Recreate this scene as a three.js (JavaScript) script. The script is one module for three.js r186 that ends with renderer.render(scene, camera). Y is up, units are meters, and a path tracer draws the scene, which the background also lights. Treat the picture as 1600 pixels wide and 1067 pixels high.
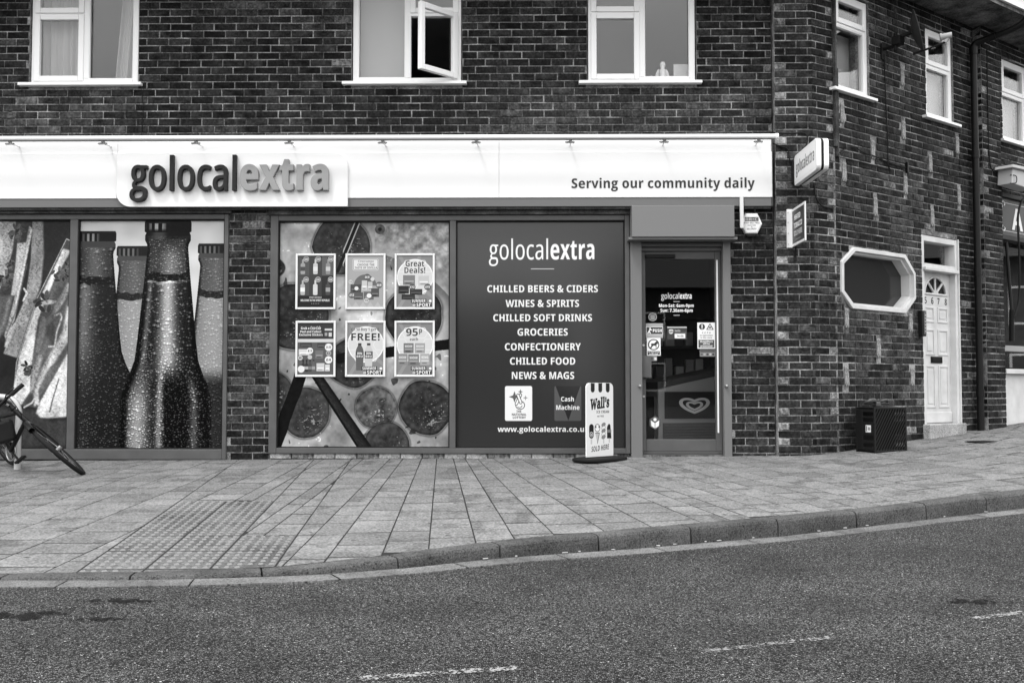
import * as THREE from 'three';
import { mergeGeometries } from 'three/addons/utils/BufferGeometryUtils.js';
import { RoundedBoxGeometry } from 'three/addons/geometries/RoundedBoxGeometry.js';
import { FontLoader } from 'three/addons/loaders/FontLoader.js';

// ---------------------------------------------------------------- camera, sky, sun, exposure
const scene = new THREE.Scene();
const R = THREE.MathUtils.degToRad;
const camera = new THREE.PerspectiveCamera(36.04, 1600 / 1067, 0.1, 600);
camera.position.set(0, 0.72, 10.65);
camera.rotation.order = 'YXZ';
camera.rotation.set(R(2.566), R(0.7), 0);

const renderer = new THREE.WebGLRenderer({ antialias: true });
renderer.toneMapping = THREE.LinearToneMapping;
renderer.toneMappingExposure = 1.5;
renderer.shadowMap.enabled = true;

{ // bright overcast sky, the same all round: lighter towards the zenith, softly mottled with cloud everywhere
  const w = 256, h = 128, d = new Float32Array(w * h * 4), hs = (x, y, z) => { const v = Math.sin(x * 127.1 + y * 311.7 + z * 74.7) * 43758.5453; return v - Math.floor(v); };
  const n3 = (x, y, z) => { const X = Math.floor(x), Y = Math.floor(y), Z = Math.floor(z), f = (t) => t * t * (3 - 2 * t), u = f(x - X), v = f(y - Y), t = f(z - Z), L = (a, b, k) => a + (b - a) * k; return L(L(L(hs(X, Y, Z), hs(X + 1, Y, Z), u), L(hs(X, Y + 1, Z), hs(X + 1, Y + 1, Z), u), v), L(L(hs(X, Y, Z + 1), hs(X + 1, Y, Z + 1), u), L(hs(X, Y + 1, Z + 1), hs(X + 1, Y + 1, Z + 1), u), v), t); };
  for (let y = 0; y < h; y++) for (let x = 0; x < w; x++) {
    const e = ((y + 0.5) / h - 0.5) * Math.PI, a = x / w * 2 * Math.PI, el = Math.max(0, Math.sin(e)), p = [Math.cos(e) * Math.cos(a), Math.sin(e) * 1.8, Math.cos(e) * Math.sin(a)];
    const c = 0.5 * n3(p[0] * 4 + 9, p[1] * 4 + 9, p[2] * 4 + 9) + 0.3 * n3(p[0] * 9 + 30, p[1] * 9 + 30, p[2] * 9 + 30) + 0.2 * n3(p[0] * 19 + 60, p[1] * 19 + 60, p[2] * 19 + 60);
    const L = 2.5 * (1 + 1.3 * el) / 2.3 * (0.62 + 0.76 * c); d.set([L, L, L, 1], (y * w + x) * 4);
  }
  const t = new THREE.DataTexture(d, w, h, THREE.RGBAFormat, THREE.FloatType);
  t.mapping = THREE.EquirectangularReflectionMapping; t.minFilter = t.magFilter = THREE.LinearFilter; t.needsUpdate = true;
  scene.background = t; scene.environment = t;
}
const sun = new THREE.DirectionalLight(0xffffff, 1.5);
sun.position.set(-6, 18, 7.5); sun.target.position.set(0, 1, 0);
sun.castShadow = true; sun.shadow.radius = 20; sun.shadow.mapSize.set(2048, 2048);
Object.assign(sun.shadow.camera, { left: -12, right: 12, top: 12, bottom: -12, near: 1, far: 60 });
scene.add(sun, sun.target);

// ---------------------------------------------------------------- helpers
let seedState = 12345;
const rnd = () => { seedState = (seedState + 0x6d2b79f5) | 0; let t = Math.imul(seedState ^ (seedState >>> 15), 1 | seedState); t = (t + Math.imul(t ^ (t >>> 7), 61 | t)) ^ t; return ((t ^ (t >>> 14)) >>> 0) / 4294967296; };
const rr = (a, b) => a + (b - a) * rnd();
const lerp = (a, b, t) => a + (b - a) * t, clamp = (v, a, b) => Math.max(a, Math.min(b, v));
const smooth = (a, b, x) => { const t = clamp((x - a) / (b - a), 0, 1); return t * t * (3 - 2 * t); };
function pl(x, xs, ys) { if (x <= xs[0]) return ys[0]; for (let i = 1; i < xs.length; i++) if (x <= xs[i]) return lerp(ys[i - 1], ys[i], (x - xs[i - 1]) / (xs[i] - xs[i - 1])); return ys[ys.length - 1]; }
const V = (x, y, z) => new THREE.Vector3(x, y, z);
const hash = (x, y, s = 0) => { let n = Math.imul(x | 0, 374761393) + Math.imul(y | 0, 668265263) + Math.imul(s | 0, 2147483647 ^ 0x5bd1e995); n = Math.imul(n ^ (n >>> 13), 1274126177); return ((n ^ (n >>> 16)) >>> 0) / 4294967296; };
function vnoise(x, y, p, s) { // periodic value noise, p cells
  const xi = Math.floor(x), yi = Math.floor(y), fx = x - xi, fy = y - yi, u = fx * fx * (3 - 2 * fx), v = fy * fy * (3 - 2 * fy), m = (a) => ((a % p) + p) % p;
  return lerp(lerp(hash(m(xi), m(yi), s), hash(m(xi + 1), m(yi), s), u), lerp(hash(m(xi), m(yi + 1), s), hash(m(xi + 1), m(yi + 1), s), u), v);
}
function fbm(u, v, p, oct, s = 1) { let a = 0.5, t = 0, n = 0; for (let i = 0; i < oct; i++) { t += a * vnoise(u * p, v * p, p, s + i); n += a; a *= 0.5; p *= 2; } return t / n; }
function grayTex(w, h, fn, metres = 1, srgb = true) { // fn(u, v) gives 0..1 in the texture's own space
  const d = new Uint8Array(w * h * 4);
  for (let y = 0; y < h; y++) for (let x = 0; x < w; x++) { const g = clamp(fn(x / w, y / h, x, y) * 255, 0, 255), i = (y * w + x) * 4; d[i] = d[i + 1] = d[i + 2] = g; d[i + 3] = 255; }
  const t = new THREE.DataTexture(d, w, h); t.wrapS = t.wrapT = THREE.RepeatWrapping; t.magFilter = THREE.LinearFilter; t.minFilter = THREE.LinearMipmapLinearFilter; t.generateMipmaps = true;
  if (srgb) t.colorSpace = THREE.SRGBColorSpace;
  t.repeat.set(1 / metres, 1 / metres); t.needsUpdate = true; return t;
}
const grey = (v) => new THREE.Color().setRGB(v, v, v);
const toS = (l) => (l <= 0.0031308 ? l * 12.92 : 1.055 * Math.pow(l, 1 / 2.4) - 0.055); // linear to sRGB
const mat = (v, rough = 0.7, o = {}) => new THREE.MeshPhysicalMaterial({ color: grey(v), roughness: rough, specularIntensity: 0.2, ...o });
const phys = (v, rough, o = {}) => new THREE.MeshPhysicalMaterial({ color: grey(v), roughness: rough, ...o });

const taken = {};
const numbered = (n) => { taken[n] = (taken[n] ?? -1) + 1; return taken[n] ? `${n}_${String(taken[n]).padStart(3, '0')}` : n; };
const shade = (o) => { o.traverse((m) => { if (m.isMesh) { m.castShadow = true; m.receiveShadow = true; } }); return o; };
function tag(o, label, category, group, kind) { o.userData.label = label; if (category) o.userData.category = category; if (group) o.userData.group = group; if (kind) o.userData.kind = kind; return o; }
function thing(name, label, category, pos = [0, 0, 0], turn = 0, group) { const o = new THREE.Group(); o.name = numbered(name); o.position.set(...pos); o.rotation.y = turn; scene.add(o); return tag(o, label, category, group); }
function part(name, geo, m, parent) { const o = new THREE.Mesh(Array.isArray(geo) ? merge(geo) : geo, m); o.name = parent === scene ? numbered(name) : name; parent.add(o); shade(o); return o; }
function single(name, geo, m, label, category, group) { return tag(part(name, geo, m, scene), label, category, group); }
function merge(list) {
  list = list.map((g) => { let q = g.index ? g.toNonIndexed() : g.clone(); for (const k of Object.keys(q.attributes)) if (!['position', 'normal', 'uv', 'color'].includes(k)) q.deleteAttribute(k); q.morphAttributes = {}; return q; });
  if (!list.every((g) => g.attributes.color)) list.forEach((g) => g.deleteAttribute('color'));
  return mergeGeometries(list, false);
}
function boxUV(g) { // metre-sized uv from the dominant axis
  if (g.index) g = g.toNonIndexed();
  if (!g.attributes.normal) g.computeVertexNormals();
  const p = g.attributes.position, n = g.attributes.normal, uv = new Float32Array(p.count * 2);
  for (let i = 0; i < p.count; i += 3) {
    const nx = Math.abs(n.getX(i) + n.getX(i + 1) + n.getX(i + 2)), ny = Math.abs(n.getY(i) + n.getY(i + 1) + n.getY(i + 2)), nz = Math.abs(n.getZ(i) + n.getZ(i + 1) + n.getZ(i + 2));
    for (let k = i; k < i + 3; k++) {
      const x = p.getX(k), y = p.getY(k), z = p.getZ(k);
      const [a, b] = nz >= nx && nz >= ny ? [x, y] : ny >= nx ? [x, z] : [z, y];
      uv[k * 2] = a; uv[k * 2 + 1] = b;
    }
  }
  g.setAttribute('uv', new THREE.BufferAttribute(uv, 2)); return g;
}
function box(x0, x1, y0, y1, z0, z1, r = 0) {
  const w = x1 - x0, h = y1 - y0, d = z1 - z0; r = Math.min(r, w / 2.01, h / 2.01, d / 2.01);
  const g = r > 0 ? new RoundedBoxGeometry(w, h, d, 1, r) : new THREE.BoxGeometry(w, h, d);
  g.translate((x0 + x1) / 2, (y0 + y1) / 2, (z0 + z1) / 2); return boxUV(g);
}
const ring = (x0, x1, y0, y1, t, z0, z1, r = 0.004) => [box(x0, x0 + t, y0, y1, z0, z1, r), box(x1 - t, x1, y0, y1, z0, z1, r), box(x0 + t, x1 - t, y0, y0 + t, z0, z1 - 0.001, r), box(x0 + t, x1 - t, y1 - t, y1, z0, z1 - 0.001, r)];
function extr(pts, z0, z1, bevel = 0, holes = []) { // polygon in x, y pushed from z0 to z1
  const s = new THREE.Shape(pts.map((p) => new THREE.Vector2(p[0], p[1]))); for (const h of holes) s.holes.push(new THREE.Path(h.map((p) => new THREE.Vector2(p[0], p[1]))));
  const g = new THREE.ExtrudeGeometry(s, { depth: z1 - z0 - 2 * bevel, bevelEnabled: bevel > 0, bevelSize: bevel, bevelOffset: -bevel, bevelThickness: bevel, bevelSegments: 2, curveSegments: 8 });
  g.translate(0, 0, z0 + bevel); return boxUV(g);
}
function tube(pts, r, seg = 8, closed = false, curve = true) {
  pts = pts.map((p) => (p.isVector3 ? p : V(...p)));
  const c = curve ? new THREE.CatmullRomCurve3(pts, closed, 'centripetal') : (() => { const q = new THREE.CurvePath(); for (let i = 1; i < pts.length; i++) q.add(new THREE.LineCurve3(pts[i - 1], pts[i])); return q; })();
  return new THREE.TubeGeometry(c, Math.max(2, (pts.length - 1) * (curve ? 8 : 2)), r, seg, closed);
}
function rod(a, b, r, seg = 10, r2 = r) { a = V(...a); b = V(...b); const l = a.distanceTo(b), g = new THREE.CylinderGeometry(r2, r, l, seg); g.translate(0, l / 2, 0); g.applyQuaternion(new THREE.Quaternion().setFromUnitVectors(V(0, 1, 0), b.clone().sub(a).normalize())); g.translate(a.x, a.y, a.z); return g; }
function roundRect(x0, y0, x1, y1, r, n = 6) { // r: [bottom left, bottom right, top right, top left]
  const rs = Array.isArray(r) ? r : [r, r, r, r], o = []; const c = [[x0 + rs[0], y0 + rs[0], Math.PI], [x1 - rs[1], y0 + rs[1], 1.5 * Math.PI], [x1 - rs[2], y1 - rs[2], 0], [x0 + rs[3], y1 - rs[3], 0.5 * Math.PI]];
  c.forEach(([cx, cy, a], i) => { if (!rs[i]) o.push([cx, cy]); else for (let k = 0; k <= n; k++) o.push([cx + rs[i] * Math.cos(a + k / n * Math.PI / 2), cy + rs[i] * Math.sin(a + k / n * Math.PI / 2)]); }); return o;
}
// a canvas whose units are the print's own units; draws upright
function canvasTex(w, h, scale, draw) {
  const c = document.createElement('canvas'); c.width = Math.round(w * scale); c.height = Math.round(h * scale);
  const x = c.getContext('2d'); x.scale(scale, scale); x.lineCap = x.lineJoin = 'round'; draw(x, c);
  const t = new THREE.CanvasTexture(c); t.colorSpace = THREE.SRGBColorSpace; t.magFilter = THREE.LinearFilter; t.anisotropy = 8; return t;
}
const G = (v, a = 1) => `rgba(${v | 0},${v | 0},${v | 0},${a})`;
function fit(c, str, x0, x1, base, cap, colour, style = 'bold', fam = 'sans-serif') { // text fitted between x0 and x1, capitals cap high
  c.save(); c.font = `${style} 100px ${fam}`; const w = c.measureText(str).width, s = cap / 71; c.translate(x0, base); c.scale((x1 - x0) / w, s); c.fillStyle = colour; c.textAlign = 'left'; c.textBaseline = 'alphabetic'; c.fillText(str, 0, 0); c.restore();
}
const rrect = (c, x, y, w, h, r) => { c.beginPath(); c.roundRect(x, y, w, h, r); };
// a flat printed sheet in x, y with uv 0..1 facing +z
function sheet(x0, x1, y0, y1, z) { const g = new THREE.PlaneGeometry(x1 - x0, y1 - y0); g.translate((x0 + x1) / 2, (y0 + y1) / 2, z); return g; }
const font = await new FontLoader().loadAsync('fonts/droid/droid_sans_bold.typeface.json');
const fontRegular = await new FontLoader().loadAsync('fonts/droid/droid_sans_regular.typeface.json');
// glyph shapes of one character, 1 unit = 1 em, and its advance
function glyph(ch, f = font) { return { shapes: f.generateShapes(ch, 1), adv: (f.data.glyphs[ch] || f.data.glyphs['?']).ha / f.data.resolution }; }
const capOf = (f) => { const g = new THREE.ShapeGeometry(f.generateShapes('H', 1)); g.computeBoundingBox(); return g.boundingBox.max.y; };
function flatText(str, x0, x1, y, cap, z, f = font) {
  const g = new THREE.ShapeGeometry(f.generateShapes(str, 1), 4); g.computeBoundingBox(); const b = g.boundingBox, kx = (x1 - x0) / (b.max.x - b.min.x), ky = cap / capOf(f);
  g.translate(-b.min.x, 0, 0); g.scale(kx, ky, 1); g.translate(x0, y, z); return g;
}

// ---------------------------------------------------------------- surface textures (grain, wear; no light)
const brickMap = grayTex(512, 512, (u, v) => { const a = fbm(u, v, 6, 4, 3), b = fbm(u * 1, v * 1, 40, 3, 9), st = fbm(u, v * 0.25, 32, 2, 21); const pit = fbm(u, v, 90, 1, 33) > 0.9 ? -0.18 : 0; return 0.60 + (a - 0.5) * 0.6 + (b - 0.5) * 0.55 + (st - 0.5) * 0.2 + pit; }, 0.62);
const brickBump = grayTex(512, 512, (u, v) => fbm(u, v, 24, 4, 12) * 0.7 + fbm(u, v, 6, 2, 3) * 0.3, 0.62, false);
const mortarMap = grayTex(512, 512, (u, v) => 0.62 + (fbm(u, v, 10, 4, 41) - 0.5) * 0.7 + (fbm(u, v, 120, 2, 44) - 0.5) * 0.4, 1.3);
const gum = Array.from({ length: 26 }, (_, i) => [hash(i, 1, 3), hash(i, 2, 3), 0.003 + 0.007 * hash(i, 3, 3)]), spot = (u, v) => gum.some(([a, b, r]) => Math.hypot(u - a, v - b) < r * (0.7 + 0.6 * vnoise(u * 300, v * 300, 300, 4)));
const slabMap = grayTex(1024, 1024, (u, v) => { const big = fbm(u, v, 5, 4, 51), fine = fbm(u, v, 160, 2, 57), sp = hash(u * 1024 | 0, v * 1024 | 0, 5); const stain = smooth(0.60, 0.72, fbm(u, v, 9, 3, 66)); return 0.76 + (big - 0.5) * 0.22 + (fine - 0.5) * 0.42 + (sp - 0.5) * 0.2 - stain * 0.10 - (spot(u, v) ? 0.3 : 0); }, 1.7);
const slabBump = grayTex(1024, 1024, (u, v) => fbm(u, v, 60, 3, 77) * 0.5 + fbm(u, v, 9, 3, 79) * 0.5, 1.7, false);
function stones(n, s) { return (u, v) => { // aggregate: nearest of jittered stones and how far its edge is
  const x = u * n, y = v * n, xi = Math.floor(x), yi = Math.floor(y); let d1 = 9, d2 = 9, id = 0; const m = (a) => ((a % n) + n) % n;
  for (let j = -1; j <= 1; j++) for (let i = -1; i <= 1; i++) { const cx = m(xi + i), cy = m(yi + j), dx = xi + i + hash(cx, cy, s) - x, dy = yi + j + hash(cx, cy, s + 1) - y, d = dx * dx + dy * dy; if (d < d1) { d2 = d1; d1 = d; id = hash(cx, cy, s + 2); } else if (d < d2) d2 = d; }
  return [id, Math.sqrt(d2) - Math.sqrt(d1)]; }; }
const st1 = stones(330, 7);
const asphaltH = new Float32Array(1600 * 1600);
const asphaltMap = grayTex(1600, 1600, (u, v, x, y) => {
  const [id, e] = st1(u, v); const edge = smooth(0.02, 0.3, e); asphaltH[y * 1600 + x] = edge * (0.45 + 0.55 * id);
  let g = 0.03 + edge * (0.08 + 0.50 * id); if (id > 0.99) g += 0.25 * edge; g *= 0.74 + 0.4 * fbm(u, v, 5, 4, 83); g += (hash(u * 1600 | 0, v * 1600 | 0, 8) - 0.5) * 0.10; return g; }, 2.3);
const asphaltBump = grayTex(1600, 1600, (u, v, x, y) => asphaltH[y * 1600 + x], 2.3, false);
const kerbMap = grayTex(512, 512, (u, v) => { const sp = fbm(u, v, 200, 2, 91), b = fbm(u, v, 6, 4, 95), pit = fbm(u, v, 150, 1, 97) > 0.84 ? -0.3 : 0; return 0.72 + (sp - 0.5) * 0.5 + (b - 0.5) * 0.35 + pit; }, 0.9);
const paintWear = grayTex(256, 256, (u, v) => 0.9 + (fbm(u, v, 8, 4, 101) - 0.5) * 0.14, 0.9);

// ---------------------------------------------------------------- common materials
const M = {
  mortar: mat(0.5, 0.95, { map: mortarMap, bumpMap: brickBump, bumpScale: 0.003 }),
  slab: mat(0.265, 0.9, { map: slabMap, bumpMap: slabBump, bumpScale: 0.002, vertexColors: true }),
  bed: mat(0.02, 1),
  asphalt: mat(0.85, 0.9, { map: asphaltMap, bumpMap: asphaltBump, bumpScale: 0.009 }),
  kerb: mat(1, 0.9, { map: kerbMap, vertexColors: true, bumpMap: slabBump, bumpScale: 0.003 }),
  white: phys(0.80, 0.35),
  upvc: phys(0.82, 0.28),
  oldWhite: mat(0.70, 0.55, { map: paintWear, bumpMap: slabBump, bumpScale: 0.002 }),
  alu: phys(0.10, 0.42, { map: paintWear, specularIntensity: 0.5 }),
  aluDark: phys(0.055, 0.45),
  black: mat(0.012, 0.5), rubber: mat(0.014, 0.8), plasticBlack: phys(0.008, 0.45, { specularIntensity: 0.4 }),
  steel: mat(0.5, 0.3, { metalness: 1 }), steelDull: mat(0.35, 0.45, { metalness: 0.9 }),
  glass: new THREE.MeshPhysicalMaterial({ color: 0xffffff, roughness: 0.01, transmission: 1, thickness: 0, ior: 1.5 }),
  frosted: new THREE.MeshPhysicalMaterial({ color: grey(0.75), roughness: 0.35, transmission: 1, thickness: 0, ior: 1.5 }),
  pipe: phys(0.008, 0.4, { specularIntensity: 0.35 }), cable: mat(0.012, 0.6),
  darkRoom: mat(0.16, 0.9), paleRoom: mat(0.4, 0.9), curtain: new THREE.MeshPhysicalMaterial({ color: grey(0.42), roughness: 1, transmission: 0.3, thickness: 0, side: THREE.DoubleSide }),
};
// ================================================================ ground
const gY = (x) => pl(x, [-9, -5.3, 0, 2.5, 9], [-0.03, -0.015, 0.015, 0.043, 0.30]);
const pav = (x, z) => gY(x) - 0.04 * z;
const roadY = (x) => pl(x, [-9, -2.7, -1.4, -0.7, 0.6, 1.58, 2.7, 3.6, 9], [-0.232, -0.230, -0.232, -0.25, -0.252, -0.234, -0.194, -0.148, 0.12]);
const kerbCurve = new THREE.CatmullRomCurve3([[-60, 3], [-20, 4.6], [-8, 5.22], [-4, 5.33], [-2.67, 5.34], [-1.9, 5.31], [-1.27, 5.19], [-0.74, 4.89], [-0.26, 4.56], [0.57, 4.17], [1.58, 3.74], [2.18, 3.46], [2.745, 3.19], [3.68, 2.82], [5, 2.25], [8, 0.6], [14, -3.2], [60, -36]].map(([x, z]) => V(x, 0, z)), false, 'centripetal');
const kTab = kerbCurve.getPoints(1700);
const kerbZ = (x) => { let lo = 0, hi = kTab.length - 1; while (hi - lo > 1) { const m = (lo + hi) >> 1; if (kTab[m].x <= x) lo = m; else hi = m; } const a = kTab[lo], b = kTab[hi]; return lerp(a.z, b.z, (x - a.x) / (b.x - a.x)); };
const kerbN = (x) => { const dz = kerbZ(x + 0.05) - kerbZ(x - 0.05), l = Math.hypot(0.1, dz); return [-dz / l, 0.1 / l]; };
{ // the carriageway, one sheet out to the horizon
  const xs = [-300, -120, -60, -30, -15]; for (let x = -9; x <= 9.001; x += 0.5) xs.push(x); xs.push(15, 30, 60, 120, 300);
  const zs = [-300, -120, -60, -30, -15, -8, -4, 0, 2, 3, 4, 5, 6, 7, 8, 10, 14, 20, 40, 80, 160, 300];
  const p = [], uv = [], ix = [];
  for (const z of zs) for (const x of xs) { p.push(x, roadY(x), z); uv.push(x, z); }
  for (let j = 0; j < zs.length - 1; j++) for (let i = 0; i < xs.length - 1; i++) { const a = j * xs.length + i, b = a + 1, c = a + xs.length, d = c + 1; ix.push(a, c, b, b, c, d); }
  const g = new THREE.BufferGeometry(); g.setAttribute('position', new THREE.Float32BufferAttribute(p, 3)); g.setAttribute('uv', new THREE.Float32BufferAttribute(uv, 2)); g.setIndex(ix); g.computeVertexNormals();
  tag(part('road', g, M.asphalt, scene), 'dark grey tarmac road with coarse stone chippings', null, null, 'structure');
}
const wallA = R(39.5), wd = [Math.cos(wallA), -Math.sin(wallA)], wn = [Math.sin(wallA), Math.cos(wallA)], corner = [3.196, -0.076];
const onWall = (s, off = 0) => [corner[0] + wd[0] * s + wn[0] * off, corner[1] + wd[1] * s + wn[1] * off];
const wallZ = (x) => (x < 3.2 ? -0.06 : corner[1] + (x - corner[0]) * wd[1] / wd[0] - 0.06); // building line
let pavement;
{ // bedding under the slabs
  const p = [], ix = [], xs = []; for (let x = -14; x <= 13; x += 0.25) xs.push(x);
  for (const x of xs) { const z0 = wallZ(x) - 0.3, z1 = kerbZ(x); for (let k = 0; k <= 6; k++) { const z = lerp(z0, z1, k / 6); p.push(x, pav(x, z) - 0.0008, z); } }
  for (let i = 0; i < xs.length - 1; i++) for (let k = 0; k < 6; k++) { const a = i * 7 + k; ix.push(a, a + 1, a + 7, a + 7, a + 1, a + 8); }
  const g = new THREE.BufferGeometry(); g.setAttribute('position', new THREE.Float32BufferAttribute(p, 3)); g.setAttribute('uv', new THREE.Float32BufferAttribute(p.filter((_, i) => i % 3 !== 1), 2)); g.setIndex(ix); g.computeVertexNormals();
  pavement = tag(part('pavement', g, M.bed, scene), 'pavement of worn concrete slabs fanning round the corner', null, null, 'structure');
}
const clip = (poly, f) => { const o = []; for (let i = 0; i < poly.length; i++) { const a = poly[i], b = poly[(i + 1) % poly.length], fa = f(a), fb = f(b); if (fa >= 0) o.push(a); if (fa * fb < 0) { const t = fa / (fa - fb); o.push([lerp(a[0], b[0], t), lerp(a[1], b[1], t)]); } } return o; };
const area = (p) => { let s = 0; p.forEach((a, i) => { const b = p[(i + 1) % p.length]; s += a[0] * b[1] - b[0] * a[1]; }); return s / 2; };
function slabGeo(poly, gap, tone, lift, cx, cz, mx = cx, mz = cz) { // convex polygon in x, z -> bevelled slab, local to (cx, 0, cz)
  if (area(poly) < 0) poly = poly.slice().reverse();
  const n = poly.length, inset = (d) => poly.map((p, i) => { const a = poly[(i + n - 1) % n], b = poly[(i + 1) % n]; const e = (u, v) => { const l = Math.hypot(v[0] - u[0], v[1] - u[1]) || 1; return [-(v[1] - u[1]) / l, (v[0] - u[0]) / l]; }; const n1 = e(a, p), n2 = e(p, b), k = Math.max(0.7, 1 + n1[0] * n2[0] + n1[1] * n2[1]); return [p[0] + d * (n1[0] + n2[0]) / k, p[1] + d * (n1[1] + n2[1]) / k]; });
  const tx = rr(-0.003, 0.003), tz = rr(-0.003, 0.003), Y = (q) => pav(q[0], q[1]) + lift + tx * (q[0] - mx) + tz * (q[1] - mz);
  const o = inset(gap / 2), t = inset(gap / 2 + 0.003), P = [], U = [], C = [], ox = rr(0, 5), oz = rr(0, 5);
  const put = (q, y) => { P.push(q[0] - cx, y, q[1] - cz); U.push(q[0] + ox, q[1] + oz); C.push(tone, tone, tone); };
  for (let i = 1; i < n - 1; i++) { put(t[0], Y(t[0])); put(t[i + 1], Y(t[i + 1])); put(t[i], Y(t[i])); }
  for (let i = 0; i < n; i++) { const j = (i + 1) % n, a = t[i], b = t[j], c = o[i], d = o[j];
    put(a, Y(a)); put(b, Y(b)); put(c, Y(c) - 0.0015); put(b, Y(b)); put(d, Y(d) - 0.0015); put(c, Y(c) - 0.0015);
    put(c, Y(c) - 0.0015); put(d, Y(d) - 0.0015); put(c, Y(c) - 0.045); put(d, Y(d) - 0.0015); put(d, Y(d) - 0.045); put(c, Y(c) - 0.045); }
  const g = new THREE.BufferGeometry(); g.setAttribute('position', new THREE.Float32BufferAttribute(P, 3)); g.setAttribute('uv', new THREE.Float32BufferAttribute(U, 2)); g.setAttribute('color', new THREE.Float32BufferAttribute(C, 3)); g.computeVertexNormals(); return g;
}
{ // slabs in columns that fan with the bend
  const slope = (x) => pl(x, [-6, -2.5, -1.4, -1.05, -0.7, -0.32, 0.5, 1.2, 2.5, 3.7, 6, 9], [0, 0, 0.018, 0.054, 0.1, 0.19, 0.24, 0.25, 0.27, 0.5, 0.6, 0.65]);
  const js = []; for (let x = -13.6; x < -2.6;) { js.push(x); x += rr(0.26, 0.36); }
  js.push(-2.443, -2.171, -2.041, -1.754, -1.638, -1.368, -1.237, -1.046, -0.893, -0.724, -0.605, -0.48, -0.317, -0.052, 0.242, 0.416, 0.56, 0.78, 0.985);
  for (let x = 1.2; x < 12;) { js.push(x); x += rr(0.2, 0.3); }
  const tl = (z, k) => pl(k, [0, 1, 2, 3], [-2.56, -2.205, -1.85, -1.5]) + pl(k, [0, 3], [0.118, 0.09]) * (z - 2.9); // joints of the tactile area
  const list = [];
  for (let c = 0; c < js.length - 1; c++) {
    const a = js[c], b = js[c + 1], ma = slope(a), mb = slope(b), mm = (ma + mb) / 2, xl = (z) => a + ma * z, xr = (z) => b + mb * z;
    let z = Math.min(wallZ(a), wallZ(b)) - 0.1 - rr(0, 0.3);
    while (z < 6.2) {
      const step = rr(0.3, 0.44), zn = z + step, z2 = zn - rr(0.005, 0.019), w = xr(z) - xl(z), sk = mm * w / 2;
      let poly = [[xl(z + sk), z + sk], [xr(z - sk), z - sk], [xr(z2 - sk), z2 - sk], [xl(z2 + sk), z2 + sk]]; z = zn;
      poly = clip(poly, (p) => kerbZ(p[0]) - 0.004 - p[1]); if (poly.length > 2) poly = clip(poly, (p) => p[1] - wallZ(p[0]));
      if (poly.length < 3) continue;
      let pieces = [poly];
      for (const [k0, k1, zt] of [[0, 2, 2.88], [2, 3, 4.3]]) { const nx = []; for (const q of pieces) { const l = clip(q, (p) => tl(p[1], k0) - p[0]), r = clip(q, (p) => p[0] - tl(p[1], k1)); let m = clip(q, (p) => p[0] - tl(p[1], k0)); if (m.length > 2) m = clip(m, (p) => tl(p[1], k1) - p[0]); if (m.length > 2) m = clip(m, (p) => zt - p[1]); for (const t of [l, r, m]) if (t.length > 2) nx.push(t); } pieces = nx; }
      for (const q of pieces) if (Math.abs(area(q)) > 0.006) { const cx = q.reduce((s, p) => s + p[0], 0) / q.length, cz = q.reduce((s, p) => s + p[1], 0) / q.length; list.push({ q, cx, cz, A: Math.abs(area(q)) }); }
    }
  }
  for (const s of list) { const d = 10.65 - s.cz, sx = s.cx / d; s.vis = sx > -0.5 && sx < 0.5; s.big = (s.vis ? 1 : 0.001) * s.A / d ** 3; }
  list.sort((a, b) => b.big - a.big);
  const rest = [];
  list.forEach((s, i) => {
    const tone = rr(0.92, 1.06) * (rnd() < 0.06 ? 0.84 : 1), lift = rr(0.0, 0.0018);
    if (i < 300) { const m = part('paving_slab', slabGeo(s.q, rr(0.006, 0.011), tone, lift, s.cx, s.cz), M.slab, pavement); m.position.set(s.cx, 0, s.cz); }
    else rest.push(slabGeo(s.q, rr(0.006, 0.011), tone, lift, 0, 0, s.cx, s.cz));
  });
  tag(part('far_paving', rest, M.slab, pavement), 'smaller looking slabs by the walls and past the frame', null, null, 'stuff');
  // tactile slabs with blisters
  const tactMat = mat(0.18, 0.92, { map: slabMap, bumpMap: slabBump, bumpScale: 0.002, vertexColors: true });
  for (let k = 0; k < 3; k++) for (let z = 2.88; z < 5.4; z += 0.475) {
    if (k === 2 && z < 4.2) continue;
    const z1 = z + 0.475, ze = z1 - 0.012; let q = [[tl(z, k), z], [tl(z, k + 1), z], [tl(ze, k + 1), ze], [tl(ze, k), ze]]; q = clip(q, (p) => kerbZ(p[0]) - 0.004 - p[1]); if (q.length < 3 || Math.abs(area(q)) < 0.01) continue;
    const cx = q.reduce((s, p) => s + p[0], 0) / q.length, cz = q.reduce((s, p) => s + p[1], 0) / q.length, tone = rr(0.85, 1.05);
    const gs = [slabGeo(q, 0.011, tone, 0.001, cx, cz)];
    for (let i = 0; i < 6; i++) for (let j = 0; j < 6; j++) {
      const v = (j + 0.5) / 6, zz = lerp(z, z1, v), xx = lerp(tl(zz, k), tl(zz, k + 1), (i + 0.5) / 6); if (zz > kerbZ(xx) - 0.03) continue;
      const c = new THREE.CylinderGeometry(0.0105, 0.0155, 0.006, 8).toNonIndexed(); c.translate(xx - cx, pav(xx, zz) + 0.0035, zz - cz);
      c.setAttribute('color', new THREE.Float32BufferAttribute(new Array(c.attributes.position.count * 3).fill(2.1 * tone), 3)); gs.push(c);
    }
    const m = part('tactile_slab', gs, tactMat, pavement); m.position.set(cx, 0, cz);
  }
}
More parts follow.
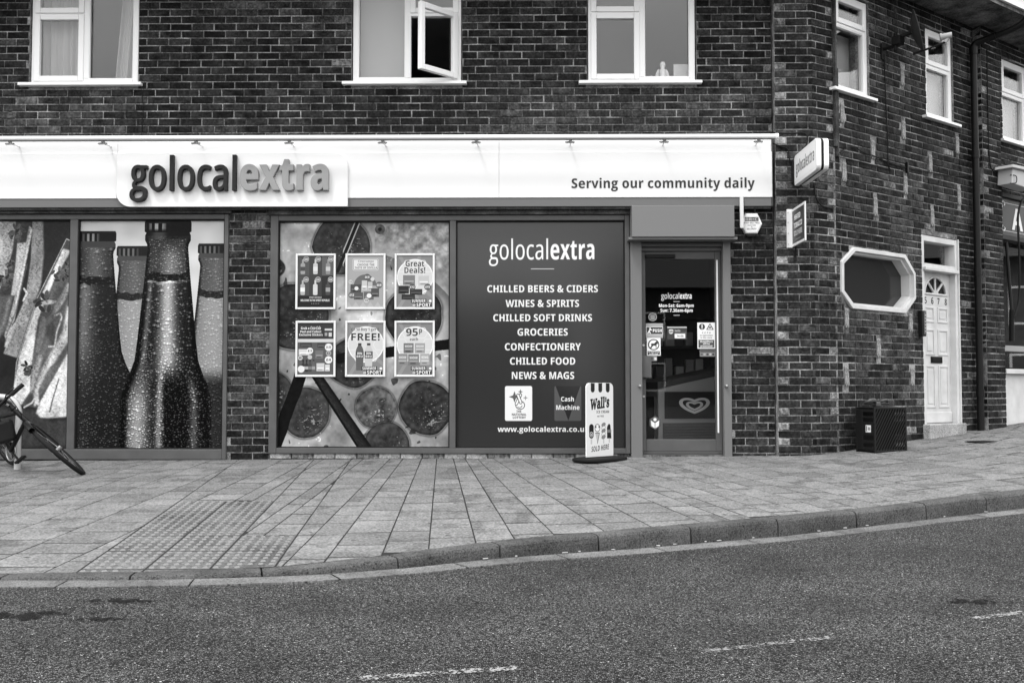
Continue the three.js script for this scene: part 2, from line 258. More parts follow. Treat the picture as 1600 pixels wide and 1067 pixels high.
{ // kerb stones and the flat channel stones in front of them
  const kerb = thing('kerb', 'grey concrete kerb curving down to a flush dropped crossing'); kerb.userData.kind = 'structure';
  const kj = [-8, -7.3, -6.6, -5.9, -5.2, -4.5, -3.85, -3.2, -2.6, -1.97, -1.36, -0.745, -0.2, 0.39, 0.98, 1.575, 2.16, 2.73, 3.24, 3.8, 4.4, 5, 5.6, 6.2, 6.8];
  const prof = (x) => { const top = pav(x, kerbZ(x)) + 0.004, bot = roadY(x) - 0.08; return [[0, bot], [0, top - 0.006], [0.006, top], [0.098, top - 0.003], [0.112, top - 0.008], [0.121, top - 0.02], [0.126, top - 0.045], [0.129, Math.min(bot, top - 0.1)]]; };
  for (let i = 0; i < kj.length - 1; i++) {
    const x0 = kj[i] + rr(0.003, 0.006), x1 = kj[i + 1] - rr(0.003, 0.006), N = 6, P = [], U = [], C = [], ix = [], tone = rr(0.115, 0.15), len = rr(0, 3), dy = rr(-0.002, 0.002);
    for (let k = 0; k <= N; k++) { const x = lerp(x0, x1, k / N), [nx, nz] = kerbN(x), z = kerbZ(x); let v = 0, pr = prof(x);
      pr.forEach(([o, y], m) => { if (m) v += Math.hypot(o - pr[m - 1][0], y - pr[m - 1][1]); const e = (k === 0 || k === N) && m > 0 ? -0.003 : 0; P.push(x + nx * (o + e), y + e + dy + (fbm(x * 0.1 + i, m * 0.13, 16, 2, 5) - 0.5) * 0.008, z + nz * (o + e)); U.push(len + (x - x0), v); C.push(tone, tone, tone); }); }
    const m = prof(0).length;
    for (let k = 0; k < N; k++) for (let j = 0; j < m - 1; j++) { const a = k * m + j, b = a + 1, c = a + m, d = c + 1; ix.push(a, b, c, c, b, d); }
    for (const k of [0, N]) for (let j = 1; j < m - 1; j++) ix.push(k * m, k * m + j, k * m + j + 1); // end faces
    const g = new THREE.BufferGeometry(); g.setAttribute('position', new THREE.Float32BufferAttribute(P, 3)); g.setAttribute('uv', new THREE.Float32BufferAttribute(U, 2)); g.setAttribute('color', new THREE.Float32BufferAttribute(C, 3)); g.setIndex(ix); const g2 = g.toNonIndexed(); g2.computeVertexNormals();
    part('kerb_stone', g2, M.kerb, kerb);
  }
  const chan = thing('gutter_channel', 'flat pale channel stones along the foot of the kerb'); chan.userData.kind = 'structure';
  const cj = [-8.2, -7.4, -6.6, -5.8, -5, -4.2, -3.5, -2.85, -2.25, -1.66, -1.07, -0.48, 0.12, 0.72, 1.33, 1.95, 2.55, 3.1, 3.7, 4.3, 4.9, 5.5, 6.1, 6.7];
  for (let i = 0; i < cj.length - 1; i++) {
    const x0 = cj[i] + 0.004, x1 = cj[i + 1] - 0.004, N = 5, P = [], U = [], C = [], ix = [], tone = rr(0.19, 0.25), off = rr(0, 4);
    for (let k = 0; k <= N; k++) { const x = lerp(x0, x1, k / N), [nx, nz] = kerbN(x), z = kerbZ(x), y = roadY(x); [[0.141, y - 0.05], [0.146, y + 0.010], [0.295, y + 0.006], [0.30, y - 0.05]].forEach(([o, yy], m) => { P.push(x + nx * o, yy, z + nz * o); U.push(off + x - x0, o); C.push(tone, tone, tone); }); }
    for (let k = 0; k < N; k++) for (let j = 0; j < 3; j++) { const a = k * 4 + j, b = a + 1, c = a + 4, d = c + 1; ix.push(a, b, c, c, b, d); }
    const g = new THREE.BufferGeometry(); g.setAttribute('position', new THREE.Float32BufferAttribute(P, 3)); g.setAttribute('uv', new THREE.Float32BufferAttribute(U, 2)); g.setAttribute('color', new THREE.Float32BufferAttribute(C, 3)); g.setIndex(ix); const g2 = g.toNonIndexed(); g2.computeVertexNormals();
    part('channel_stone', g2, M.kerb, chan);
  }
}

// ================================================================ the shop building: walls laid brick by brick
const shop = thing('corner_shop', 'two storey dark brick corner building with a shop on the ground floor', 'building');
const EAVES = 5.07, CO = 0.0762, JT = 0.0108;
function brickGeo(w, h, d) { // front at z = 0, chamfered and a little irregular
  const c = 0.0045, j = () => rr(-0.0016, 0.0016), q = (i, z) => [[-w / 2 + i, -h / 2 + i], [w / 2 - i, -h / 2 + i], [w / 2 - i, h / 2 - i], [-w / 2 + i, h / 2 - i]].map(([x, y]) => [x + j(), y + j(), z + j()]);
  const A = q(c, 0), B = q(0, -c), D = B.map((p) => [p[0], p[1], -d]), P = [], quad = (a, b, e, f) => P.push(...a, ...b, ...e, ...a, ...e, ...f);
  quad(...A); for (let i = 0; i < 4; i++) { const k = (i + 1) % 4; quad(B[i], B[k], A[k], A[i]); quad(D[i], D[k], B[k], B[i]); }
  const g = new THREE.BufferGeometry(); g.setAttribute('position', new THREE.Float32BufferAttribute(P, 3)); const ox = rr(0, 8), oy = rr(0, 8), U = []; for (let i = 0; i < P.length; i += 3) U.push(P[i] + ox, P[i + 1] + P[i + 2] + oy);
  g.setAttribute('uv', new THREE.Float32BufferAttribute(U, 2)); g.computeVertexNormals(); return g;
}
const tones = [0.011, 0.015, 0.020, 0.026, 0.035, 0.05, 0.15];
const brickMats = tones.map((t) => mat(t / 0.33, 0.85, { map: brickMap, bumpMap: brickBump, bumpScale: 0.004 }));
const brickMerged = mat(1 / 0.33, 0.85, { map: brickMap, bumpMap: brickBump, bumpScale: 0.004, vertexColors: true });
const frames = { front: { p: [0, 0, 0], a: 0 }, flat: { p: [2.542, 0, 0.08], a: 0 }, splay: { p: [2.926, 0, 0.08], a: R(30) }, side: { p: [corner[0], 0, corner[1]], a: wallA } };
const at = (o, f) => { o.position.set(...f.p); o.rotation.y = f.a; return o; };
const pending = [];
function bricks(wall, f, s0, s1, y0, y1, openings, layout, skip, tone) {
  for (let n = Math.floor(y0 / CO); n * CO < y1; n++) {
    const ya = Math.max(n * CO, y0), yb = Math.min(n * CO + CO - JT, y1); if (yb - ya < 0.02) continue;
    const yc = (ya + yb) / 2; let free = [[s0, s1]];
    for (const op of openings) { const iv = op(yc, ya, yb); if (!iv) continue; free = free.flatMap(([a, b]) => (iv[1] <= a || iv[0] >= b ? [[a, b]] : [[a, iv[0]], [iv[1], b]].filter(([u, v]) => v - u > 0.02))); }
    let s = s0 + layout(n).shift; const seq = layout(n).seq; let k = 0;
    while (s < s1) {
      const L = seq[k++ % seq.length] + rr(-0.004, 0.004), a = s, b = s + L; s = b + JT + rr(-0.001, 0.003);
      for (const [u, v] of free) { const p = Math.max(a, u + 0.003), q = Math.min(b, v - 0.003); if (q - p < 0.028) continue; if (skip && skip((p + q) / 2, yc)) continue;
        let t = tone ? tone(n, p - s0, s1 - q, q - p) : 0; if (!t) { const z = clamp(0.55 * rnd() + 0.75 * vnoise(((p + q) / 2 + f.p[0] * 3) * 1.1 + 20, yc * 1.7 + 8, 4096, 6) - 0.15, 0, 0.999); t = 1 + Math.floor(z * 6.2); if (t > 6) t = 6; if (rnd() < 0.012) t = 7; }
        const c = Math.cos(f.a), sn = Math.sin(f.a), m = (p + q) / 2, X = f.p[0] + c * m, Z = f.p[2] - sn * m, dx = -X, dz = 10.65 - Z, dy = 0.72 - yc, dist = Math.hypot(dx, dy, dz), face = (dx * sn + dz * c) / dist;
        const px = X / dz, py = (yc - 0.72) / dz; const seen = Math.abs(px + 0.012) < 0.485 && py < 0.385 && py > -0.3;
        pending.push({ wall, m, y: yc, w: q - p, h: yb - ya - rr(0, 0.003), z: rr(-0.0025, 0.003), tone: t - 1, big: (seen ? 1 : 0.01) * (q - p) * (yb - ya) * Math.max(0, face) / dist ** 2 }); }
    }
  }
}
const rectOpen = (a, b, c, d) => (y, ya, yb) => (yb > c + 0.006 && ya < d - 0.006 ? [a, b] : null);
const stretcher = (n) => ({ shift: -(((n % 2) + 2) % 2) * 0.1125 - (hash(n, 3, 7)) * 0.03, seq: [0.2155] });
const wallGeo = (s0, s1, y0, y1, holes) => extr([[s0, y0], [s1, y0], [s1, y1], [s0, y1]], -0.24, -0.0075, 0, holes);
const hole = (a, b, c, d) => [[a, c], [b, c], [b, d], [a, d]];
// front wall
const upper = [[-5.13, -3.995], [-1.786, -0.645], [0.644, 1.765]], WT = 4.93, WB = 3.84;
const frontWall = at(part('front_wall', wallGeo(-13, 2.53, -0.2, EAVES, [...upper.map(([a, b]) => hole(a, b, WB, WT)), hole(-10.5, -3.03, -0.15, 2.56), hole(-2.605, 2.09, -0.15, 2.56)]), M.mortar, shop), frames.front);
bricks(frontWall, frames.front, -8.2, 2.53, -0.1, EAVES, [...upper.map(([a, b]) => rectOpen(a, b, WB, WT)), rectOpen(-12, -3.03, -0.2, 2.56), rectOpen(-2.605, 2.09, -0.2, 2.56)], stretcher, (x, y) => y > 2.66 && y < 3.14);
// flat and splayed faces of the corner, with paler bricks at their outer edges
const pale = (every) => (n, l, r, w) => (w < 0.15 && ((n + every) % 2 + 2) % 2 === 0 && hash(n, every, 4) > 0.25 ? 7 : 0);
const flatWall = at(part('corner_wall', wallGeo(0, 0.384, -0.2, EAVES, []), M.mortar, shop), frames.flat);
bricks(flatWall, frames.flat, 0.002, 0.386, -0.1, EAVES, [], (n) => ({ shift: 0, seq: n % 2 ? [0.2155, 0.165] : [0.104, 0.2155, 0.05] }), null, (n, l, r, w) => (l < 0.01 && n % 2 === 0 && hash(n, 1, 4) > 0.35 ? 7 : 0));
const splayWall = at(part('corner_wall', wallGeo(0, 0.312, -0.2, EAVES, []), M.mortar, shop), frames.splay);
bricks(splayWall, frames.splay, -0.004, 0.318, -0.1, EAVES, [], (n) => ({ shift: 0, seq: n % 2 ? [0.06, 0.2155, 0.04] : [0.2, 0.105] }), null, (n, l, r, w) => (r < 0.03 && n % 2 === 0 && hash(n, 2, 4) > 0.4 ? 7 : 0));
// side wall along the other street
const sideWin = [[0.03, 0.65], [1.795, 2.405]], SB = 3.80, ST = 4.86;
const octo = [[0.06, 2.02], [0.285, 2.185], [1.262, 2.185], [1.46, 1.995], [1.462, 1.715], [1.25, 1.545], [0.248, 1.55], [0.055, 1.71]];
const octoIv = (y, ya, yb) => { if (yb < 1.55 || ya > 2.185) return null; let lo = 9, hi = -9; for (const yy of [ya, y, yb]) for (let i = 0; i < 8; i++) { const a = octo[i], b = octo[(i + 1) % 8]; if ((a[1] - yy) * (b[1] - yy) <= 0 && a[1] !== b[1]) { const x = lerp(a[0], b[0], (yy - a[1]) / (b[1] - a[1])); lo = Math.min(lo, x); hi = Math.max(hi, x); } } return hi > lo ? [lo, hi] : null; };
const strips = [[1.297, 4.065, 4.282], [0.136, 3.471, 3.673], [1.304, 3.465, 3.688], [0.692, 3.166, 3.381], [1.856, 3.172, 3.386], [2.464, 3.47, 3.685], [0.155, 2.865, 3.059], [1.325, 2.854, 3.075], [2.485, 2.86, 3.088], [0.724, 2.557, 2.764], [1.877, 2.551, 2.772], [0.163, 1.345, 1.545], [1.381, 1.347, 1.54], [0.743, 1.046, 1.257], [0.148, 0.74, 0.95], [1.401, 0.748, 0.952]];
const sideWall = at(part('side_wall', wallGeo(0, 7.5, -0.2, EAVES, [...sideWin.map(([a, b]) => hole(a, b, SB, ST)), octo, hole(1.638, 2.425, -0.1, 2.455), hole(3.58, 4.25, SB, ST), hole(3.36, 7.2, 0.0, 2.6)]), M.mortar, shop), frames.side);
bricks(sideWall, frames.side, 0.002, 6.2, -0.05, EAVES, [...sideWin.map(([a, b]) => rectOpen(a, b, SB, ST)), octoIv, rectOpen(1.638, 2.425, -0.1, 2.455), rectOpen(3.58, 4.25, SB, ST), rectOpen(3.34, 7.2, 0, 3.1), ...strips.map(([s, a, b]) => rectOpen(s - 0.04, s + 0.04, a, b))], (n) => (n % 4 === 0 ? { shift: -0.03, seq: [0.105, 0.2155] } : stretcher(n)));
{ // upright pale tile slips set into the side wall
  const gs = [0, 1, 2].map(() => extr([[-0.033, -0.103], [0.033, -0.1], [0.031, 0.102], [-0.032, 0.1]], -0.03, 0.006, 0.003));
  const m = mat(0.68, 0.9, { map: mortarMap, bumpMap: brickBump, bumpScale: 0.004 });
  strips.forEach(([s, a, b], i) => { const o = part('upright_slip', gs[i % 3], m, sideWall); o.position.set(s, (a + b) / 2, 0); o.rotation.z = rr(-0.02, 0.02); });
  const pr = part('hollow_bracket', box(1.32, 1.345, 3.1, 3.22, 0, 0.03, 0.004), M.pipe, sideWall);
}
{ // projecting pier between the doorway and the neighbouring shop
  const f = { p: [onWall(2.86, 0.11)[0], 0, onWall(2.86, 0.11)[1]], a: wallA };
  const pier = at(part('pier', wallGeo(0, 0.44, -0.1, EAVES, []), M.mortar, shop), f);
  bricks(pier, f, 0.002, 0.442, 0, EAVES, [], (n) => ({ shift: 0, seq: n % 2 ? [0.2155, 0.2155] : [0.104, 0.2155, 0.104] }), null, (n, l, r, w) => (l < 0.01 && n % 2 === 0 && hash(n, 5, 4) > 0.62 && n * CO > 2.6 ? 7 : 0));
  const rf = { p: [onWall(2.86, -0.02)[0], 0, onWall(2.86, -0.02)[1]], a: wallA - Math.PI / 2 };
  const ret = at(part('pier_return', box(0, 0.12, -0.1, EAVES, -0.1, -0.006), M.mortar, shop), rf);
  bricks(ret, rf, 0, 0.126, 0, EAVES, [], () => ({ shift: 0, seq: [0.125] }));
}
{ // lay them: the 300 that show largest one by one, the rest joined wall by wall
  pending.sort((a, b) => b.big - a.big);
  const lib = new Map(), rest = new Map();
  pending.forEach((b, i) => {
    if (i < 300) {
      const key = `${Math.round(b.w / 0.012)}_${Math.round(b.h / 0.006)}_${i % 5}`; if (!lib.has(key)) lib.set(key, brickGeo(b.w, b.h, 0.03));
      const o = part('brick', lib.get(key), brickMats[b.tone], b.wall); o.position.set(b.m, b.y, b.z); o.rotation.z = rr(-0.008, 0.008);
    } else {
      const g = brickGeo(b.w, b.h, 0.03); g.rotateZ(rr(-0.008, 0.008)); g.translate(b.m, b.y, b.z); const t = tones[b.tone] * rr(0.8, 1.2), n = g.attributes.position.count; g.setAttribute('color', new THREE.Float32BufferAttribute(new Array(n * 3).fill(t), 3));
      if (!rest.has(b.wall)) rest.set(b.wall, []); rest.get(b.wall).push(g);
    }
  });
  for (const [w, l] of rest) { const o = part('brickwork', l, brickMerged, w); o.userData.kind = 'stuff'; }
}
{ // floors, inner walls, eaves and roof close the building
  const out = [[-13, -0.24], [2.3, -0.24], [2.85, -0.17], [3.1, -0.3], onWall(7.4, -0.24), [8.6, -9], [-13, -9]].map(([x, z]) => [x, -z]);
  const flat = (pts, y0, y1, holes) => { const g = extr(pts, y0, y1, 0, holes); g.rotateX(-Math.PI / 2); return boxUV(g); };
  part('ground_floor', flat(out, -0.1, 0.05), M.darkRoom, shop); part('upper_floor', flat(out, 3.2, 3.42), M.darkRoom, shop); part('ceiling', flat(out, 4.99, 5.05), M.paleRoom, shop);
  part('back_wall', [box(-13, 8.7, -0.1, 5.05, -9.2, -9), box(-13.2, -13, -0.1, 5.05, -9, 0), box(8.6, 8.8, -0.1, 5.05, -9, -4.5)], M.darkRoom, shop);
  part('partition', [box(-12.9, 5.8, 0.05, 3.2, -3.3, -3.2), box(-13, 5.6, 3.42, 4.99, -3.6, -3.5), box(-3.2, -3.1, 3.42, 4.99, -3.5, -0.25), box(-0.1, 0, 3.42, 4.99, -3.5, -0.25), box(2.3, 2.38, 0.05, 3.2, -3.2, -0.28)], M.darkRoom, shop);
  const e = [[-13.6, 0.68], [3.1, 0.68], onWall(8, 0.68), [9.6, -9.6], [-13.6, -9.6]].map(([x, z]) => [x, -z]);
  part('eaves_soffit', flat(e, EAVES, EAVES + 0.05), mat(0.30, 0.75, { map: mortarMap }), shop);
  const e2 = [[-13.62, 0.71], [3.12, 0.71], onWall(8, 0.71), [9.7, -9.7], [-13.7, -9.7]].map(([x, z]) => [x, -z]);
  part('fascia_board', flat(e2, EAVES + 0.05, EAVES + 0.24), M.upvc, shop);
  const s = new THREE.Shape(e2.map((p) => new THREE.Vector2(...p))), g = new THREE.ExtrudeGeometry(s, { depth: 0.02, bevelEnabled: true, bevelSize: 4.2, bevelOffset: -4.1, bevelThickness: 2.4, bevelSegments: 1 }); g.rotateX(-Math.PI / 2); g.translate(0, EAVES + 0.24, 0);
  // keep only what lies above the eaves
  const p = g.attributes.position; for (let i = 0; i < p.count; i++) if (p.getY(i) < EAVES + 0.245) p.setY(i, EAVES + 0.245);
  part('roof', boxUV(g), mat(0.06, 0.9, { map: mortarMap }), shop);
}

// ---------------------------------------------------------------- windows of the upper floor
const sashRing = (x0, x1, y0, y1, t, z0, z1) => ring(x0, x1, y0, y1, t, z0, z1, 0.007);
function upperWindow(f, x0, x1, y0, y1, o) { // o: mullion x, where the casement is ('left' or 'right'), transom y, sill
  const bars = ring(x0, x1, y0, y1, 0.055, -0.10, -0.03, 0.006), z = -0.03;
  if (o.mullion) bars.push(box(o.mullion - 0.03, o.mullion + 0.03, y0 + 0.055, y1 - 0.055, -0.10, z - 0.002, 0.006));
  const c0 = o.mullion ? (o.open === 'right' ? o.mullion + 0.02 : x0 + 0.03) : x0 + 0.03, c1 = o.mullion ? (o.open === 'right' ? x1 - 0.03 : o.mullion - 0.02) : x1 - 0.03;
  bars.push(box(c0, c1, o.transom - 0.025, o.transom + 0.025, -0.10, z - 0.004, 0.006));
  const w = at(part('window', bars, M.upvc, shop), f); w.userData.label = o.label;
  const glaze = (a, b, c, d, zz = -0.07) => part('pane', box(a, b, c, d, zz - 0.012, zz), M.glass, w);
  if (o.mullion) { const [a, b] = o.open === 'right' ? [x0 + 0.05, o.mullion - 0.025] : [o.mullion + 0.025, x1 - 0.05]; glaze(a, b, y0 + 0.05, y1 - 0.05); part('bead', ring(a, b, y0 + 0.05, y1 - 0.05, 0.014, -0.066, -0.036, 0.003), M.upvc, w); }
  const sash = (a, b, c, d, swing) => { const s = part('casement', sashRing(0, b - a, 0, d - c, 0.058, -0.05, 0), M.upvc, w), gl = new THREE.Mesh(box(0.05, b - a - 0.05, 0.05, d - c - 0.05, -0.036, -0.024), M.glass); gl.name = 'pane';
    // the glass turns with its sash, so both hang from the window and share the swing
    for (const k of [s, gl]) { if (swing) { k.geometry.translate(-(b - a), 0, 0); k.position.set(b, c, 0.012); k.rotation.y = swing; } else k.position.set(a, c, 0.012 - 0.03); }
    w.add(gl); shade(gl); };
  if (o.mullion) { sash(c0, c1, y0 + 0.03, o.transom - 0.006, o.swing); sash(c0, c1, o.transom + 0.006, y1 - 0.03); }
  else { glaze(x0 + 0.05, x1 - 0.05, y0 + 0.05, o.transom - 0.02); part('bead', ring(x0 + 0.05, x1 - 0.05, y0 + 0.05, o.transom - 0.02, 0.016, -0.066, -0.036, 0.003), M.upvc, w); sash(c0, c1, o.transom + 0.006, y1 - 0.03); }
  part('sill', box(x0 - 0.1, x1 + 0.06, y0 - 0.034, y0 - 0.002, -0.10, 0.06, 0.006), M.upvc, w);
  return w;
}
upperWindow(frames.front, -5.12, -4.005, 3.868, 4.92, { mullion: -4.555, open: 'left', transom: 4.607, label: 'white framed window with a net curtain in its left casement' });
upperWindow(frames.front, -1.776, -0.655, 3.868, 4.92, { mullion: -1.205, open: 'right', transom: 4.592, swing: R(46), label: 'white framed window with its right casement swung open' });
upperWindow(frames.front, 0.654, 1.755, 3.868, 4.92, { mullion: 1.205, open: 'left', transom: 4.596, label: 'white framed window with figurines on its inner sill' });
upperWindow(frames.side, 0.032, 0.648, 3.815, 4.85, { transom: 4.53, label: 'narrow white window next to the corner' });
upperWindow(frames.side, 1.798, 2.402, 3.815, 4.85, { transom: 4.43, label: 'narrow white window behind the dish' });
upperWindow(frames.side, 3.585, 4.245, 3.815, 4.85, { transom: 4.43, label: 'narrow white window beyond the downpipe' });
function drape(name, x0, x1, y0, y1, z, amp, waves, f, m, label, category, lean = 0) {
  const nx = 48, g = new THREE.PlaneGeometry(x1 - x0, y1 - y0, nx, 8), p = g.attributes.position;
  for (let i = 0; i < p.count; i++) { const u = (p.getX(i) / (x1 - x0)) + 0.5, v = p.getY(i) / (y1 - y0) + 0.5; p.setX(i, p.getX(i) + lean * (0.5 - v)); p.setZ(i, amp * (Math.sin(u * waves * 6.28 + Math.sin(u * 9) * 1.3) + 0.4 * Math.sin(u * waves * 14 + v))); }
  g.computeVertexNormals(); g.translate((x0 + x1) / 2, (y0 + y1) / 2, z);
  return at(single(name, g, m, label, category), f);
}
drape('net_curtain', -5.08, -4.60, 3.88, 4.9, -0.2, 0.018, 5, frames.front, M.curtain, 'thin net curtain behind the left casement of the leftmost upper window', 'curtain');
drape('curtain', -4.28, -4.02, 3.86, 4.9, -0.22, 0.025, 3, frames.front, M.curtain, 'white curtain drawn to the right edge of the leftmost upper window', 'curtain', -0.08);
const blindMat = mat(0.3, 1);
at(single('roller_blind', box(-1.73, -1.2, 3.88, 4.95, -0.2, -0.195), blindMat, 'plain grey blind behind the fixed pane beside the open casement', 'blind'), frames.front);
at(single('roller_blind', box(1.81, 2.39, 3.83, 4.42, -0.19, -0.185), blindMat, 'pale blind in the narrow window behind the satellite dish', 'blind'), frames.side);
at(single('roller_blind', box(3.60, 4.235, 3.83, 4.42, -0.19, -0.185), blindMat, 'pale blind in the narrow window beyond the downpipe', 'blind'), frames.side);
at(single('roller_blind', box(0.05, 0.63, 3.83, 4.52, -0.24, -0.235), mat(0.3, 1), 'pale backing behind the narrow window next to the corner', 'blind'), frames.side);
// ================================================================ printed films in the shop windows (each canvas in its own print units)
const grain = (c, cv, amp, seed, mul = 1) => { // paper and print grain over everything drawn so far
  const im = c.getImageData(0, 0, cv.width, cv.height), d = im.data;
  for (let y = 0; y < cv.height; y++) for (let x = 0; x < cv.width; x++) { const i = (y * cv.width + x) * 4, n = 1 + amp * ((hash(x, y, seed) - 0.5) * 0.7 + (fbm(x / 64, y / 64, 12, 2, seed) - 0.5)); for (let k = 0; k < 3; k++) d[i + k] = clamp(d[i + k] * n * mul, 0, 255); }
  c.putImageData(im, 0, 0);
};
function photo(w, h, scale, fn) { // fn(x, y in print units) -> 0..255
  const W = Math.round(w * scale), H = Math.round(h * scale), d = new Uint8Array(W * H * 4);
  for (let y = 0; y < H; y++) for (let x = 0; x < W; x++) { const g = clamp(fn((x + 0.5) / scale, (y + 0.5) / scale), 0, 255), i = ((H - 1 - y) * W + x) * 4; d[i] = d[i + 1] = d[i + 2] = g; d[i + 3] = 255; }
  const t = new THREE.DataTexture(d, W, H); t.colorSpace = THREE.SRGBColorSpace; t.magFilter = THREE.LinearFilter; t.minFilter = THREE.LinearMipmapLinearFilter; t.generateMipmaps = true; t.needsUpdate = true; return t;
}
// --- cold bottles
const bottles = (() => {
  const N = (x, y, f, s) => vnoise(x * f, y * f, 4096, s);
  const men = (u) => 5 * u * u; const prof = (yy) => pl(yy, [0, 4, 18, 20, 24, 32, 38, 44, 90, 140, 190, 222, 245, 262, 285, 380], [35, 37, 37, 34, 36, 36, 33, 32, 36, 41, 46, 50, 58, 66, 71, 73]);
  const drops = (x, y, size, dens, s) => { // water beads: dark rim below, bright spot above
    const gx = Math.floor(x / size), gy = Math.floor(y / size); let out = 0;
    for (let j = -1; j <= 1; j++) for (let i = -1; i <= 1; i++) { if (hash(gx + i, gy + j, s) > dens) continue; const cx = (gx + i + hash(gx + i, gy + j, s + 1)) * size, cy = (gy + j + hash(gx + i, gy + j, s + 2)) * size, r = size * (0.18 + 0.3 * hash(gx + i, gy + j, s + 3)), dx = (x - cx) / r, dy = (y - cy) / (r * 1.25), q = dx * dx + dy * dy; if (q > 1) continue; out = (dy < -0.1 ? 1 : -1.1) * (0.35 + 0.65 * q); if (dx * dx + (dy + 0.45) ** 2 < 0.12) out = 1.9; if (dy > 0.55 && q < 0.8) out = 0.7; }
    return out;
  };
  const bottle = (x, y, cx, top, k, front) => {
    const yy = (y - top) / k, u = (x - cx) / (prof(yy) * k); if (yy < 0 || Math.abs(u) > 1) return null; const au = Math.abs(u);
    if (yy < 19) { const f = Math.abs(Math.sin(Math.asin(clamp(u, -1, 1)) * 9)); return yy < 5 ? 14 + 14 * N(x, y, 0.4, 2) + 30 * smooth(0.5, 0, Math.abs(u + 0.3)) * (yy > 1.5 ? 1 : 0) : 14 + (f > 0.7 ? 130 : 0) * smooth(0.6, 0.1, Math.abs(u + 0.45)) * smooth(19, 12, yy) + 14 * N(x, y, 0.5, 4); }
    if (yy < 30) return 25 + 45 * smooth(0.5, 0.1, Math.abs(u + 0.4)) + (yy > 25 ? 25 : 0) * N(x, y, 0.5, 7);
    let b;
    if (front) {
      const body = smooth(215, 265, yy);
      const neck = yy < 92 ? 62 + 55 * Math.exp(-(((u - 0.15) / 0.42) ** 2)) * smooth(30, 62, yy) : 35 + 125 * Math.exp(-(((u - 0.02) / 0.33) ** 2)) + 55 * Math.exp(-(((u + 0.72) / 0.10) ** 2));
      const low = 20 + 120 * Math.exp(-(((u + 0.62) / 0.27) ** 2)) * (0.55 + 0.45 * smooth(245, 300, yy)) + 95 * Math.exp(-(((u + 0.14) / 0.085) ** 2)) + 60 * Math.exp(-(((u - 0.62) / 0.10) ** 2)) * smooth(230, 270, yy) + 110 * Math.exp(-(((u - 0.95) / 0.035) ** 2));
      b = lerp(neck, low, body); { const ml = yy + men(u) + 7 * (N(x, y, 0.12, 91) - 0.5); if (ml > 86 && ml < 98) b = 10 + 26 * N(x, y, 0.35, 9); else if (ml >= 98 && ml < 103) b += 45; }
      b *= 1 - 0.85 * smooth(0.8, 0.93, au) * (1 - smooth(0.93, 1.0, au) * 0.4 * body);
    } else b = 0;
    const sz = yy < 90 ? 5 : yy < 215 ? 8 : 5, dr = drops(x, y, sz, 0.6, 31) || drops(x + 99, y + 77, sz * 0.55, 0.45, 57);
    return b * 0.92 + dr * (yy < 215 ? 34 : 30 + b * 0.25) + (N(x, y, 0.9, 13) - 0.5) * 24;
  };
  return photo(229, 360, 2.4, (x, y) => {
    const f = bottle(x, y, 139, 0, 1, true); if (f !== null) return (f - 70) * 1.38 + 68;
    { // left bottle, dark
      const k = 0.86, yy = (y - 17) / k, hw = prof(yy) * k * 1.02, u = (x - 25) / hw; if (yy >= 0 && Math.abs(u) < 1) { if (yy < 19) return yy < 5 ? 22 : 16 + (Math.abs(Math.sin(u * 13)) > 0.75 ? 120 : 0) * smooth(0.6, 0.1, Math.abs(u + 0.25)); if (yy < 30) return 60; let b = yy < 88 ? 45 + 45 * Math.exp(-((u / 0.5) ** 2)) : 24 + 58 * Math.exp(-(((u + 0.45) / 0.45) ** 2)) * smooth(300, 190, yy) + 22 * Math.exp(-(((u + 0.5) / 0.4) ** 2)); { const ml = yy + men(u) + 6 * (N(x, y, 0.12, 93) - 0.5); if (ml > 86 && ml < 99) b = 12; } b *= 1 - 0.8 * smooth(0.82, 0.98, Math.abs(u)); return b + (drops(x, y, yy < 200 ? 8.5 : 5, 0.5, 61) || drops(x + 9, y, 4, 0.35, 63)) * (yy > 215 ? 38 : 32) + (N(x, y, 0.8, 17) - 0.5) * 16; } }
    for (const [cx, top] of [[88, 41], [216, 37]]) { const k = 0.82, yy = (y - top) / k, u = (x - cx) / (prof(yy) * k * 0.98); if (yy < 0 || Math.abs(u) > 1) continue; if (yy < 19) return yy < 5 ? 30 : 24 + (Math.abs(Math.sin(u * 13)) > 0.75 ? 80 : 0) * smooth(0.8, 0.2, Math.abs(u + 0.4)); if (yy < 28) return 70; let b = yy < 98 ? 78 + 30 * (1 - Math.abs(u)) : 168 - 45 * u * u; { const ml = yy + men(u) + 5 * (N(x, y, 0.12, 95) - 0.5); if (ml > 92 && ml < 105) b = 26 + 20 * N(x, y, 0.3, 3); } b *= 1 - 0.75 * smooth(0.80, 0.97, Math.abs(u)); if (yy > 235) b *= 1 - smooth(235, 275, yy) * 0.75; return b * 0.9 + (drops(x, y, 6, 0.6, 71) || drops(x + 5, y, 3.4, 0.4, 73)) * 26 + (N(x, y, 0.7, 19) - 0.5) * 12; }
    return 205 - 45 * smooth(0, 360, y) + 14 * (x / 229) + (N(x, y, 0.05, 3) - 0.5) * 14;
  });
})();
